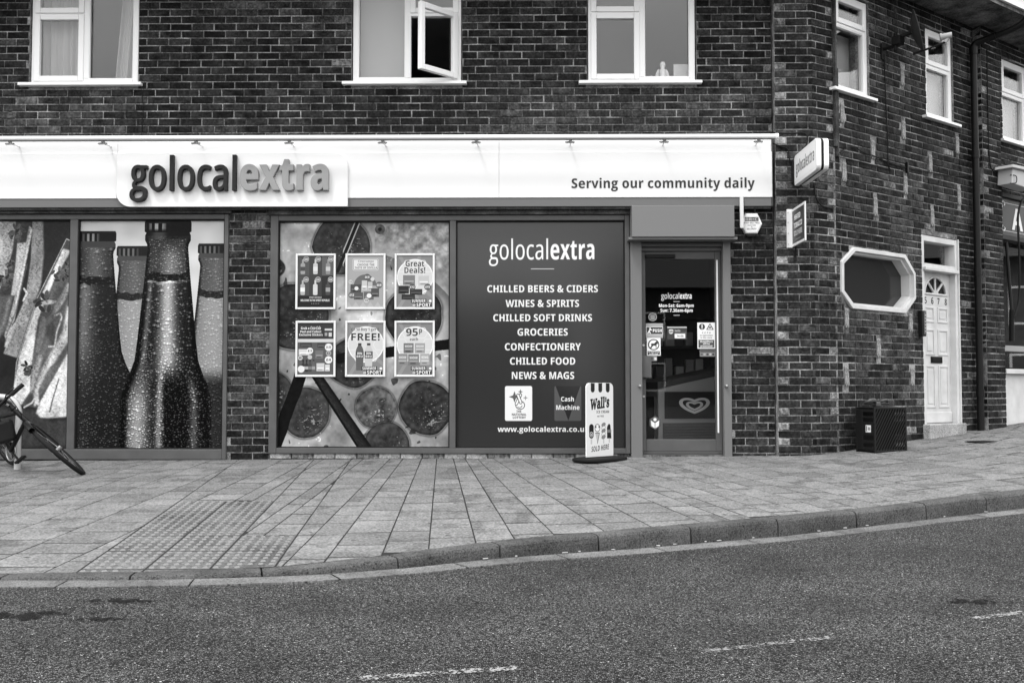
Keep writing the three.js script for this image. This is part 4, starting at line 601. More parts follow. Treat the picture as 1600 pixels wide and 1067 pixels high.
// ================================================================ six framed posters on the pizza window
{
  const bottlePic = (c, x, y, h, v, lab) => { const w = h * 0.27; c.fillStyle = G(v); c.beginPath(); c.roundRect(x - w / 2, y - h * 0.66, w, h * 0.66, w * 0.25); c.fill(); c.fillRect(x - w * 0.2, y - h * 0.95, w * 0.4, h * 0.35); c.fillStyle = G(v * 0.45); c.fillRect(x - w * 0.25, y - h, w * 0.5, h * 0.1); c.fillStyle = G(lab); c.fillRect(x - w / 2, y - h * 0.45, w, h * 0.25); };
  const bubble = (c, x, y, r, v, txt, tv) => { c.fillStyle = G(v); c.beginPath(); c.arc(x, y, r, 0, 7); c.fill(); if (txt) fit(c, txt, x - r * 0.7, x + r * 0.7, y + r * 0.32, r * 0.66, G(tv)); };
  const packs = (c, list) => list.forEach(([x, y, w, h, v, tx, tv]) => { c.fillStyle = G(v); c.fillRect(x, y, w, h); c.fillStyle = G(v + 40); c.fillRect(x + w * 0.1, y + h * 0.55, w * 0.8, h * 0.14); c.fillStyle = G(Math.max(0, v - 40)); c.fillRect(x + w * 0.2, y + h * 0.76, w * 0.5, h * 0.12); if (tx) fit(c, tx, x + w * 0.12, x + w * 0.88, y + h * 0.42, h * 0.22, G(tv)); });
  const sport = (c) => { c.save(); c.lineWidth = 1.6; c.strokeStyle = G(20); for (const [t, a, b, y, h] of [['SUMMER', 23, 44, 71, 4.2], ['SPORT', 30, 52, 77.5, 5]]) { c.save(); c.fillStyle = G(25); c.fillRect(a - 1, y - h - 0.8, b - a + 2, h + 1.8); c.restore(); fit(c, t, a, b, y, h, G(235)); } fit(c, 'OF', 24.6, 29, 76.6, 2.4, G(235)); bubble(c, 51, 69, 2, 230); c.restore(); };
  const glow = (c) => { c.fillStyle = G(128); c.fillRect(0, 0, 55, 79); c.strokeStyle = G(142); c.lineWidth = 5; for (let k = 0; k < 9; k++) { c.beginPath(); c.moveTo(27, 40); c.lineTo(27 + 60 * Math.cos(k * 0.7), 40 + 60 * Math.sin(k * 0.7)); c.stroke(); } c.fillStyle = G(205); c.beginPath(); c.arc(28, 33, 26.5, 0, 7); c.fill(); c.strokeStyle = G(236); c.lineWidth = 1.6; c.stroke(); c.strokeStyle = G(218); c.lineWidth = 1; for (let k = 0; k < 6; k++) { c.beginPath(); for (let m = 0; m < 6; m++) { const a = m * 1.047, cx = 28 + 20 * Math.cos(k * 1.047), cy = 33 + 20 * Math.sin(k * 1.047); c.lineTo(cx + 9 * Math.cos(a), cy + 9 * Math.sin(a)); } c.closePath(); c.stroke(); } };
  const art = [
    [(c) => { c.fillStyle = G(48); c.fillRect(0, 0, 55, 79); for (let i = 0; i < 3; i++) for (let j = 0; j < 2; j++) { c.fillStyle = G([78, 62, 90, 72, 58, 40][i + j * 3]); c.fillRect(i * 18.4, j * 31, 18, 30.5); bottlePic(c, [8, 27, 46][i], [28.5, 60][j], 25, [150, 190, 135, 170, 200, 70][i + j * 3], [70, 215, 190, 230, 205, 150][i + j * 3]); bubble(c, [13, 31, 50][i], [5.5, 36.5][j], 3.8, 110); c.strokeStyle = G(200); c.lineWidth = 0.6; c.stroke(); fit(c, '£20', [10.6, 28.6, 47.6][i], [15.4, 33.4, 52.4][i], [7, 38][j], 2.6, G(225)); } c.fillStyle = G(30); c.fillRect(0, 61, 55, 18); fit(c, 'WELCOME TO THE SPIRIT REPUBLIC', 5, 49, 69.5, 3.2, G(230)); fit(c, 'SPIRIT REPUBLIC', 18, 37, 64.6, 2.4, G(200)); fit(c, '• • • • •', 21, 33, 74, 2, G(180)); }, 'framed dark poster of six spirit bottles'],
    [(c) => { c.fillStyle = G(160); c.fillRect(0, 0, 55, 79); c.fillStyle = G(172); for (let k = 0; k < 6; k++) { c.beginPath(); c.moveTo(k * 11 - 4, 79); c.lineTo(k * 11 + 2, 70); c.lineTo(k * 11 + 8, 79); c.fill(); } c.fillStyle = G(215); rrect(c, 8, 5, 39, 18, 3); c.fill(); c.strokeStyle = G(120); c.lineWidth = 0.8; rrect(c, 9, 6, 37, 16, 2.5); c.stroke(); fit(c, 'Cruzcampo', 16, 40, 10.6, 3.4, G(110), 'bold', 'serif'); fit(c, 'CHOOSE THE', 15, 41, 16, 3.4, G(90)); fit(c, 'TASTE OF SEVILLA', 11, 45, 20.4, 3.2, G(90)); c.fillStyle = G(100); c.beginPath(); c.arc(27, 46, 17, 3.14, 0); c.fill(); packs(c, [[5, 44, 16, 12, 70, '', 0], [22, 38, 8, 15, 190, '', 0], [31, 40, 7, 13, 180, '', 0], [10, 56, 14, 11, 85], [25, 55, 15, 12, 95], [36, 50, 12, 13, 75]]); bubble(c, 30, 33, 5, 85, '£4.50', 235); bubble(c, 48, 45, 5, 95, '£6.00', 235); bubble(c, 7, 60, 5, 90, '£12', 235); bubble(c, 5, 40, 3, 195, '12', 80); bubble(c, 38, 36, 3, 200); bubble(c, 29, 68, 3.6, 190, '10', 80); bubble(c, 14, 50, 3, 220); bubble(c, 33, 61, 3.6, 225); }, 'framed pale poster of beer packs under an ornate title'],
    [(c) => { glow(c); fit(c, 'Great', 13, 42, 17, 8.6, G(60)); fit(c, 'Deals!', 11, 44, 27, 8.6, G(60)); packs(c, [[10, 30, 18, 15, 120], [33, 31, 16, 15, 185, '', 0], [3, 46, 16, 12, 40], [20, 51, 19, 9, 52], [8, 59, 20, 8, 45]]); bubble(c, 24, 48, 4.8, 80, '£12', 235); bubble(c, 47, 48, 5, 85, '£15', 235); sport(c); }, 'framed poster reading great deals'],
    [(c) => { c.fillStyle = G(88); c.fillRect(0, 0, 55, 79); c.fillStyle = G(56); c.fillRect(0, 0, 55, 25); c.fillStyle = G(200); c.fillRect(0, 24.6, 55, 5); fit(c, 'Grab a', 5, 18, 10.4, 3.8, G(230)); fit(c, 'Coca-Cola', 19, 35, 10.4, 4.6, G(235), 'italic bold', 'serif'); fit(c, 'Peel and Collect', 4, 36, 15.4, 3.4, G(230)); fit(c, 'Exclusive Stickers', 2.4, 38, 20, 3.4, G(230)); c.fillStyle = G(200); c.fillRect(41, 9, 11, 3); c.fillRect(47, 15, 4.6, 6); c.fillStyle = G(150); c.fillRect(41, 15, 4, 5); packs(c, [[4, 30, 18, 7, 66], [30, 30, 12, 8, 70], [2, 40, 16, 9, 205], [27, 42, 12, 12, 110], [29, 61, 12, 12, 195], [42, 63, 7, 10, 205]]); for (let k = 0; k < 4; k++) bottlePic(c, 9 + k * 5.2, 74, 18, [50, 50, 70, 95][k], [200, 170, 120, 150][k]); bubble(c, 19, 42.5, 4.8, 225, '£3', 60); bubble(c, 47, 37, 5.6, 228, '£4.50', 60); bubble(c, 47, 46, 4, 160, '£2', 60); bubble(c, 47, 56, 5.6, 228, '£4', 60); bubble(c, 4.6, 53, 3.6, 190, '8', 60); bubble(c, 19, 52, 3.4, 185); bubble(c, 6, 70, 5.2, 222); }, 'framed poster of cola bottles and price bubbles'],
    [(c) => { glow(c); fit(c, '£1.30 Buy 1 get 1', 6, 48, 12.4, 4.2, G(85)); fit(c, 'FREE!', 4.6, 50, 27, 10.8, G(55)); for (const [x, v] of [[19, 92], [32.5, 190]]) { c.fillStyle = G(v); c.beginPath(); c.moveTo(x - 2, 34); c.lineTo(x + 2, 34); c.quadraticCurveTo(x + 6.4, 40, x + 6, 47); c.lineTo(x + 5, 72); c.lineTo(x - 5, 72); c.lineTo(x - 6, 47); c.quadraticCurveTo(x - 6.4, 40, x - 2, 34); c.fill(); c.fillStyle = G(60); c.fillRect(x - 2.6, 31, 5.2, 3.4); c.fillStyle = G(65); c.fillRect(x - 6, 43.4, 12, 10.4); fit(c, 'IRN', x - 4, x + 4, 48, 3.4, G(225)); fit(c, 'BRU', x - 5, x + 5, 52.6, 3.4, G(215)); } sport(c); }, 'framed poster reading free with two fizzy drink bottles'],
    [(c) => { glow(c); fit(c, '95', 14, 33, 20, 11, G(58)); fit(c, 'p', 33.6, 39, 15.4, 7.4, G(58)); fit(c, 'each', 20, 33, 27.4, 4.2, G(80)); packs(c, [[11, 31, 15, 15, 110, 'MAOAM', 215], [28, 31, 15, 15, 150, 'MAOAM', 215], [2, 47, 15, 17, 130, 'MAOAM', 215], [18, 47.5, 16, 17, 115, 'MAOAM', 220], [36, 47, 14, 17, 160, 'KING', 225]]); sport(c); }, 'framed poster reading 95p each with five snack packets'],
  ];
  const pos = [[-2.346, 1.527], [-1.835, 1.527], [-1.331, 1.527], [-2.341, 0.838], [-1.832, 0.838], [-1.329, 0.838]];
  pos.forEach(([x, y], i) => {
    const o = thing('poster_frame', art[i][1] + ' on the pizza window', 'poster', [x, y, -0.022], 0, 'framed posters on the shop window'), w = 0.411, h = 0.572;
    part('snap_frame', ring(0, w, 0, h, 0.021, -0.004, 0.014, 0.004), phys(0.62, 0.35), o);
    part('print', sheet(0.018, w - 0.018, 0.018, h - 0.018, 0.004), new THREE.MeshPhysicalMaterial({ map: canvasTex(55, 79, 6, art[i][0]), color: grey(0.78), roughness: 0.5, specularIntensity: 0.2, clearcoat: 0.2, clearcoatRoughness: 0.1 }), o);
  });
}
// ================================================================ side street details: octagonal window, flat door, neighbouring shop
{
  const cx = 0.757, cy = 1.867, sc = (k) => octo.map(([x, y]) => [cx + (x - cx) * (1 - k / 0.7), cy + (y - cy) * (1 - k / 0.32)]);
  const w = at(part('octagonal_window', [extr(sc(-0.004), -0.16, 0.022, 0.006, [sc(0.03)]), extr(sc(0.026), -0.18, -0.02, 0.004, [sc(0.056)])], M.oldWhite, shop), frames.side); w.userData.label = 'octagonal window in a chunky white frame';
  part('pane', extr(sc(0.05), -0.135, -0.125), new THREE.MeshPhysicalMaterial({ color: grey(0.05), roughness: 0.12, transmission: 0.5, thickness: 0, ior: 1.5 }), w);
}
{
  const d = at(part('flat_door_frame', [box(1.64, 1.70, 0.3, 2.45, -0.14, -0.01, 0.005), box(2.372, 2.422, 0.3, 2.45, -0.14, -0.01, 0.005), box(1.70, 2.372, 2.385, 2.45, -0.14, -0.012, 0.005), box(1.70, 2.372, 2.085, 2.135, -0.14, -0.012, 0.005), box(1.66, 2.40, 2.05, 2.088, -0.10, 0.03, 0.006), box(2.422, 2.44, 0.3, 2.46, -0.03, 0.008, 0.003)], M.oldWhite, shop), frames.side); d.userData.label = 'white painted timber frame of the flat door';
  part('transom_pane', box(1.70, 2.372, 2.135, 2.385, -0.1, -0.09), M.glass, d);
  // leaf: sheet with a half round sunburst light over six moulded panels
  const AX = 2.06, AY = 1.80, arch = []; for (let k = 0; k <= 16; k++) arch.push([AX + 0.235 * Math.cos(k / 16 * Math.PI), AY + 0.20 * Math.sin(k / 16 * Math.PI)]);
  const leaf = at(part('flat_door', [extr([[1.702, 0.325], [2.372, 0.325], [2.372, 2.048], [1.702, 2.048]], -0.13, -0.085, 0, [arch])], M.oldWhite, shop), frames.side); leaf.userData.label = 'worn white front door with a sunburst light and the numbers 5 6 7 8';
  part('sunburst_pane', extr(arch, -0.115, -0.108), mat(0.03, 0.1), leaf);
  const bars = [tube(arch.map(([x, y]) => [x, y, -0.085]), 0.014, 6), rod([AX - 0.25, AY, -0.085], [AX + 0.25, AY, -0.085], 0.014, 6)];
  for (const a of [45, 90, 135]) bars.push(rod([AX, AY, -0.09], [AX + 0.235 * Math.cos(R(a)), AY + 0.20 * Math.sin(R(a)), -0.09], 0.015, 6)); bars.push(extr(Array.from({ length: 9 }, (_, k) => [AX + 0.055 * Math.cos(k / 8 * Math.PI), AY + 0.05 * Math.sin(k / 8 * Math.PI)]), -0.1, -0.075, 0.003));
  part('sunburst_bars', bars, M.oldWhite, leaf);
  for (const [a, b, c, e] of [[1.81, 2.015, 1.475, 1.655], [2.09, 2.31, 1.475, 1.655], [1.81, 2.015, 0.50, 0.985], [2.09, 2.31, 0.50, 0.985], [1.81, 2.015, 1.10, 1.40], [2.09, 2.31, 1.10, 1.40]]) part('door_panel', [...ring(a, b, c, e, 0.022, -0.087, -0.074, 0.004), box(a + 0.045, b - 0.045, c + 0.045, e - 0.045, -0.09, -0.078, 0.006)], M.oldWhite, leaf);
  part('weather_bar', box(1.70, 2.37, 0.33, 0.45, -0.09, -0.074, 0.006), M.oldWhite, leaf);
  part('letter_plate', [box(1.93, 2.17, 1.01, 1.085, -0.085, -0.072, 0.004), box(1.945, 2.155, 1.025, 1.07, -0.074, -0.066, 0.003)], M.black, leaf);
  part('number_plate', box(1.78, 2.34, 1.675, 1.775, -0.086, -0.0835), M.oldWhite, leaf);
  ['5', '6', '7', '8'].forEach((n, i) => part('door_number', flatText(n, [1.815, 1.96, 2.095, 2.257][i], [1.865, 2.01, 2.145, 2.307][i], 1.687, 0.075, -0.0825, font), M.black, leaf));
  const step = at(single('door_step', [box(1.60, 2.40, 0.06, 0.322, -0.14, 0.085, 0.012)], mat(0.62, 0.9, { map: kerbMap, bumpMap: slabBump, bumpScale: 0.002 }), 'pale concrete step under the white flat door', 'step'), frames.side);
  const ic = thing('intercom', 'narrow dark intercom with a column of buttons beside the flat door', 'intercom', frames.side.p, wallA);
  part('housing', box(1.53, 1.615, 1.30, 1.585, 0.0, 0.05, 0.006), M.plasticBlack, ic); part('face_plate', box(1.563, 1.61, 1.32, 1.57, 0.05, 0.054, 0.002), mat(0.12, 0.4), ic);
  for (let k = 0; k < 6; k++) part('button', box(1.57, 1.604, 1.345 + k * 0.036, 1.362 + k * 0.036, 0.054, 0.06, 0.002), mat(0.3, 0.4), ic);
}
{ // neighbouring shop seen past the pier
  const n = thing('neighbour_shopfront', 'dark shopfront with a painted sign board past the downpipe', 'shopfront', frames.side.p, wallA);
  part('sign_board', box(3.335, 7.2, 2.60, 3.06, -0.05, 0.06, 0.006), phys(0.06, 0.35, { specularIntensity: 0.4 }), n); part('cornice', [box(3.33, 7.2, 2.54, 2.60, -0.05, 0.09, 0.006), box(3.33, 7.2, 3.06, 3.11, -0.05, 0.1, 0.006)], mat(0.05, 0.6), n);
  part('sign_letter', flatText('A', 3.63, 3.92, 2.685, 0.27, 0.0625), mat(0.75, 0.5), n); part('sign_letter', flatText('R', 3.98, 4.2, 2.685, 0.27, 0.0625), mat(0.75, 0.5), n);
  const sc = []; for (const [yy, s] of [[2.99, -1], [2.67, 1]]) sc.push(tube([[3.375, yy + s * 0.14, 0.063], [3.352, yy + s * 0.08, 0.063], [3.385, yy + s * 0.04, 0.063], [3.365, yy, 0.063], [3.42, yy - s * 0.02, 0.063], [3.45, yy + s * 0.012, 0.063], [3.42, yy + s * 0.025, 0.063]], 0.009, 5)); sc.push(box(3.46, 7, 2.652, 2.658, 0.06, 0.063), box(3.46, 7, 2.998, 3.004, 0.06, 0.063)); part('scroll_ornament', sc, mat(0.6, 0.5), n);
  part('mullion', [box(3.36, 3.46, 0.0, 2.54, -0.12, 0.02, 0.005), box(4.9, 5.0, 0.9, 2.54, -0.12, 0.02, 0.005), box(7.1, 7.2, 0, 2.54, -0.12, 0.02, 0.005)], mat(0.05, 0.6), n);
  part('pane', box(3.46, 7.1, 0.98, 2.54, -0.08, -0.068), M.glass, n); part('glazing_bar', box(3.46, 7.1, 1.18, 1.25, -0.1, 0.0, 0.004), mat(0.3, 0.5), n);
  part('sill', box(3.42, 7.1, 0.90, 0.96, -0.1, 0.06, 0.006), M.oldWhite, n); part('stall_riser', box(3.42, 7.1, 0.02, 0.90, -0.1, 0.0, 0.004), M.oldWhite, n);
  part('display_back', box(3.45, 7.1, 0.1, 2.55, -0.5, -0.45), mat(0.03, 0.9), n);
  part('awning_arm', [rod([3.50, 2.52, 0.05], [3.50, 1.62, 0.10], 0.02), rod([3.50, 1.68, 0.10], [3.52, 1.30, 0.08], 0.03), tube([[3.52, 1.58, 0.12], [3.60, 1.8, 0.14], [3.62, 2.3, 0.15], [3.62, 2.88, 0.15], [3.72, 3.05, 0.16], [3.95, 3.12, 0.16]], 0.014, 6)], M.pipe, n);
  const lamp = thing('flood_lamp', 'boxy pale security lamp above the painted sign board', 'lamp', frames.side.p, wallA);
  part('housing', extr([[3.16, 3.17], [3.66, 3.15], [3.66, 3.36], [3.18, 3.35]], 0.12, 0.3, 0.01), mat(0.45, 0.6), lamp); part('lid', extr([[3.10, 3.35], [3.72, 3.365], [3.72, 3.40], [3.12, 3.385]], 0.12, 0.34, 0.005), mat(0.5, 0.6), lamp); part('cable', tube([[3.16, 3.27, 0.28], [3.22, 3.26, 0.32], [3.22, 3.18, 0.32], [3.15, 3.17, 0.28]], 0.006, 6), M.cable, lamp);
}
{ // rainwater pipe with its swan neck
  const p = thing('downpipe', 'black cast downpipe running from the eaves to the pavement', 'pipe', frames.side.p, wallA);
  part('pipe', tube([[2.745, 0.16, 0.07], [2.745, 1, 0.07], [2.745, 3, 0.07], [2.745, 4.74, 0.07]], 0.04, 14, false, false), M.pipe, p);
  part('swan_neck', tube([[2.745, 4.72, 0.07], [2.75, 4.82, 0.08], [2.79, 4.86, 0.18], [2.84, 4.90, 0.42], [2.88, 4.98, 0.62], [2.885, 5.1, 0.68]], 0.038, 12), M.pipe, p);
  for (const y of [0.62, 2.05, 3.45, 4.7]) part('collar', rod([2.745, y, 0.07], [2.745, y + 0.09, 0.07], 0.048, 14), M.pipe, p);
  part('elbow_collar', rod([2.80, 4.868, 0.24], [2.812, 4.878, 0.31], 0.046, 14), M.pipe, p);
  part('shoe', rod([2.745, 0.15, 0.07], [2.745, 0.2, 0.09], 0.05, 12), M.pipe, p);
}
{ // satellite dish facing along the street
  const d = thing('satellite_dish', 'dark satellite dish on a wall arm between two narrow windows', 'satellite dish', frames.side.p, wallA);
  const pts = []; for (let k = 0; k <= 12; k++) { const r = 0.245 * k / 12; pts.push(new THREE.Vector2(r, 0.06 * (r / 0.245) ** 2)); } for (let k = 12; k >= 0; k--) { const r = 0.25 * k / 12; pts.push(new THREE.Vector2(r, 0.06 * (r / 0.25) ** 2 - 0.006)); }
  const dish = new THREE.LatheGeometry(pts, 36); dish.scale(0.92, 1, 1.0); dish.rotateZ(-Math.PI / 2 + 0.22); dish.rotateY(R(-60)); dish.translate(1.0, 4.53, 0.30);
  part('reflector', dish, mat(0.05, 0.5, { side: THREE.DoubleSide }), d);
  part('wall_mount', [box(0.86, 0.94, 4.28, 4.46, 0, 0.02, 0.004), rod([0.90, 4.40, 0.02], [0.90, 4.40, 0.16], 0.02), rod([0.90, 4.34, 0.16], [0.90, 4.54, 0.16], 0.022), rod([0.90, 4.48, 0.16], [0.99, 4.53, 0.29], 0.024), box(0.86, 0.96, 4.40, 4.50, 0.13, 0.23, 0.01)], M.black, d);
  part('feed_arm', [rod([1.0, 4.29, 0.30], [1.15, 4.38, 0.58], 0.011), rod([1.02, 4.31, 0.29], [1.12, 4.36, 0.52], 0.007)], M.black, d);
  part('receiver', [rod([1.15, 4.38, 0.58], [1.17, 4.43, 0.61], 0.02), rod([1.185, 4.45, 0.64], [1.13, 4.44, 0.55], 0.033, 14), rod([1.135, 4.44, 0.556], [1.125, 4.439, 0.54], 0.042, 14)], mat(0.35, 0.5), d);
}
{ // loose wires on the brickwork
  const wire = (name, pts, r, label, f) => at(single(name, tube(pts, r, 6), M.cable, label, 'cable'), f);
  wire('cable', [[0.90, 4.34, 0.02], [0.92, 4.1, 0.014], [0.93, 3.8, 0.014], [0.95, 3.5, 0.014], [0.97, 3.11, 0.014], [1.0, 3.095, 0.014]], 0.007, 'black cable dropping from the satellite dish down the side wall', frames.side);
  wire('cable', [[0.02, 3.12, 0.012], [0.15, 3.2, 0.014], [0.36, 3.245, 0.016], [0.42, 3.22, 0.014], [0.7, 3.2, 0.012], [1.1, 3.16, 0.012], [1.8, 3.17, 0.014], [2.4, 3.2, 0.014], [2.69, 3.24, 0.02]], 0.005, 'thin cable strung across the side wall at sign height', frames.side);
  wire('cable', [[0.02, 3.1, 0.012], [0.5, 3.1, 0.012], [1.0, 3.09, 0.012]], 0.0045, 'thinner lower cable across the side wall below the strung one', frames.side);
  wire('cable', [[2.98, 4.8, 0.118], [2.975, 4.2, 0.118], [2.985, 3.5, 0.118], [3.02, 3.36, 0.12], [3.2, 3.3, 0.12], [3.32, 3.28, 0.12]], 0.007, 'black cable running down the pier beside the downpipe', frames.side);
  wire('cable', [[-0.06, 3.31, 0.012], [0.16, 3.30, 0.012], [0.30, 3.30, 0.012], [0.325, 3.24, 0.02], [0.28, 3.12, 0.03]], 0.007, 'cable looping over the corner bricks to the projecting sign', frames.flat);
  wire('cable', [[-0.03, 3.2, 0.012], [0.05, 3.17, 0.014], [0.12, 3.14, 0.016], [0.14, 3.03, 0.02]], 0.006, 'short cable curving from the fascia end into the projecting sign', frames.flat);
  wire('cable', [[-0.005, 2.77, 0.014], [0.01, 2.66, 0.016], [0.08, 2.58, 0.014], [0.26, 2.55, 0.012]], 0.007, 'cable hanging in a curve below the projecting sign', frames.splay);
  wire('cable', [[-3.96, 3.84, 0.006], [-3.935, 3.6, 0.006], [-3.945, 3.3, 0.006]], 0.0035, 'thin wire hanging below the leftmost upper window sill', frames.front);
  const trim = at(single('wire_trunking', [box(0.0, 0.028, 3.1, 4.02, 0.0, 0.03, 0.004), box(-0.03, -0.002, 3.2, 4.9, 0.0, 0.035, 0.004)], mat(0.14, 0.7, { map: mortarMap, bumpMap: brickBump, bumpScale: 0.004 }), 'weathered upright trunking on the edge of the corner', 'trunking'), frames.side);
}
// ================================================================ projecting signs, alarm box
{
  const s = thing('projecting_sign', 'white lozenge sign with dark lettering projecting over the pavement', 'sign', [2.77, 2.757, 0.10], 0);
  const L = 0.84, out = roundRect(0.03, 0, L, 0.30, [0.02, 0.05, 0.05, 0.05], 6), tr = (g) => { g.rotateY(-Math.PI / 2); return g; }; // local x runs out from the wall
  part('case', [tr(extr(out, 0.006, 0.052, 0.006)), tr(extr(out, -0.064, -0.018, 0.006))], phys(0.78, 0.3), s); part('dark_band', tr(extr(roundRect(0.032, 0.006, L - 0.006, 0.294, 0.045), -0.02, 0.008)), M.black, s);
  part('wall_plate', box(-0.07, 0.06, 0.03, 0.27, -0.02, 0.03, 0.006), M.black, s);
  const t = canvasTex(80, 30, 6, (c) => { c.fillStyle = G(232); c.fillRect(0, 0, 80, 30); fit(c, 'golocal', 5, 44, 21, 15, G(25)); fit(c, 'extra', 44, 75, 21, 15, G(60)); });
  const g = new THREE.PlaneGeometry(0.76, 0.235); g.rotateY(-Math.PI / 2); g.translate(-0.0535, 0.15, 0.44); part('sign_face', g, new THREE.MeshPhysicalMaterial({ map: t, roughness: 0.35 }), s);
}
{
  const s = thing('tobacco_sign', 'small flat double sided sign bracketed under the white projecting sign', 'sign', [2.7, 2.14, 0.10], 0);
  part('flange', box(-0.055, 0.0, -0.005, 0.385, -0.02, 0.01, 0.003), phys(0.7, 0.4), s); part('panel', box(-0.006, 0.006, 0, 0.38, 0.005, 0.5, 0.002), phys(0.7, 0.4), s);
  part('bracket', [rod([0.03, -0.10, -0.02], [0.03, 0.03, 0.03], 0.008), box(0.015, 0.045, -0.14, -0.08, -0.03, -0.01, 0.003)], M.black, s);
  for (const y of [0.03, 0.14, 0.25, 0.35]) part('screw', rod([-0.045, y, 0.01], [-0.045, y, 0.014], 0.005, 8), M.steelDull, s);
  const t = canvasTex(50, 40, 6, (c) => { c.fillStyle = G(215); c.fillRect(0, 0, 50, 40); c.fillStyle = G(50); c.fillRect(2, 2.4, 46, 35.2); fit(c, 'HEATED', 10, 34, 13, 5.4, G(245)); fit(c, 'TOBACCO', 8, 40, 21.6, 5.4, G(245)); fit(c, 'SOLD HERE', 8, 40, 30, 5.4, G(200)); c.fillStyle = G(150); c.fillRect(14, 34, 20, 0.6); });
  const g = new THREE.PlaneGeometry(0.485, 0.372); g.rotateY(-Math.PI / 2); g.translate(-0.0075, 0.19, 0.254); part('sign_face', g, new THREE.MeshPhysicalMaterial({ map: t, roughness: 0.4 }), s);
}
{
  const a = thing('alarm_box', 'white hexagonal alarm box on the bricks right of the shop door', 'alarm', [2.296, 2.383, 0.0]);
  const hex = [[-0.062, 0.108], [0.062, 0.108], [0.11, 0.0], [0.06, -0.098], [-0.06, -0.098], [-0.11, 0.0]]; part('cover', extr(hex, 0, 0.08, 0.014), phys(0.72, 0.4), a);
  part('beacon', [new THREE.SphereGeometry(0.06, 16, 10).scale(1, 0.55, 0.5).translate(0, -0.098, 0.04)], phys(0.03, 0.25), a);
  const t = canvasTex(34, 28, 8, (c) => { c.fillStyle = G(66); c.fillRect(4, 1, 26, 8); fit(c, '0R•C', 5, 29, 7.6, 5, G(170)); fit(c, '0161 652 7902', 2, 32, 13.6, 3.2, G(70)); fit(c, 'BEDE FIRE', 9, 25, 18, 2.4, G(120)); fit(c, '&', 16, 18.4, 21.2, 2.4, G(60)); fit(c, 'SECURITY', 8, 26, 25.4, 3.2, G(60)); });
  part('lettering', sheet(-0.09, 0.09, -0.075, 0.073, 0.081), new THREE.MeshPhysicalMaterial({ map: t, roughness: 0.4, transparent: true }), a);
  single('conduit', box(2.168, 2.204, 2.33, 2.655, 0.113, 0.14, 0.004), phys(0.6, 0.5), 'short white conduit hanging from the fascia by the alarm box', 'conduit');
}
// ================================================================ things on the upper window sill
{
  const fig = (name, x, pts, label, extra) => { const o = thing(name, label, 'figurine', [x, 3.875, -0.17]); part('body', new THREE.LatheGeometry(pts.map((p) => new THREE.Vector2(...p)), 14), phys(0.6, 0.5), o); if (extra) extra(o); return o; };
  single('inner_sill', box(0.66, 1.75, 3.84, 3.874, -0.3, -0.102), M.upvc, 'white inner sill carrying figurines in the right upper window', 'sill');
  fig('angel_figurine', 1.44, [[0.001, 0], [0.055, 0], [0.05, 0.05], [0.03, 0.11], [0.034, 0.15], [0.02, 0.18], [0.028, 0.2], [0.03, 0.22], [0.018, 0.245], [0.001, 0.25]], 'pale winged figurine in the right upper window', (o) => { for (const s of [-1, 1]) { const w = part('wing', new THREE.SphereGeometry(0.05, 12, 8), phys(0.6, 0.5), o); w.scale.set(0.42, 1.25, 0.2); w.position.set(s * 0.05, 0.12, -0.03); w.rotation.z = s * 0.25; } });
  fig('bottle_figurine', 1.32, [[0.001, 0], [0.033, 0], [0.034, 0.05], [0.015, 0.075], [0.016, 0.095], [0.001, 0.1]], 'small white pot standing left of the winged figurine');
  single('picture_card', box(1.56, 1.73, 3.875, 4.11, -0.22, -0.212), phys(0.5, 0.6), 'pale card propped in the right corner of the right upper window', 'card');
  fig('small_figurine', 0.90, [[0.001, 0], [0.022, 0], [0.014, 0.05], [0.02, 0.08], [0.001, 0.1]], 'small figurine at the bottom of the left casement below the vent');
  fig('small_figurine', 1.02, [[0.001, 0], [0.014, 0], [0.01, 0.06], [0.015, 0.1], [0.001, 0.11]], 'thin upright ornament beside the small figurine');
}
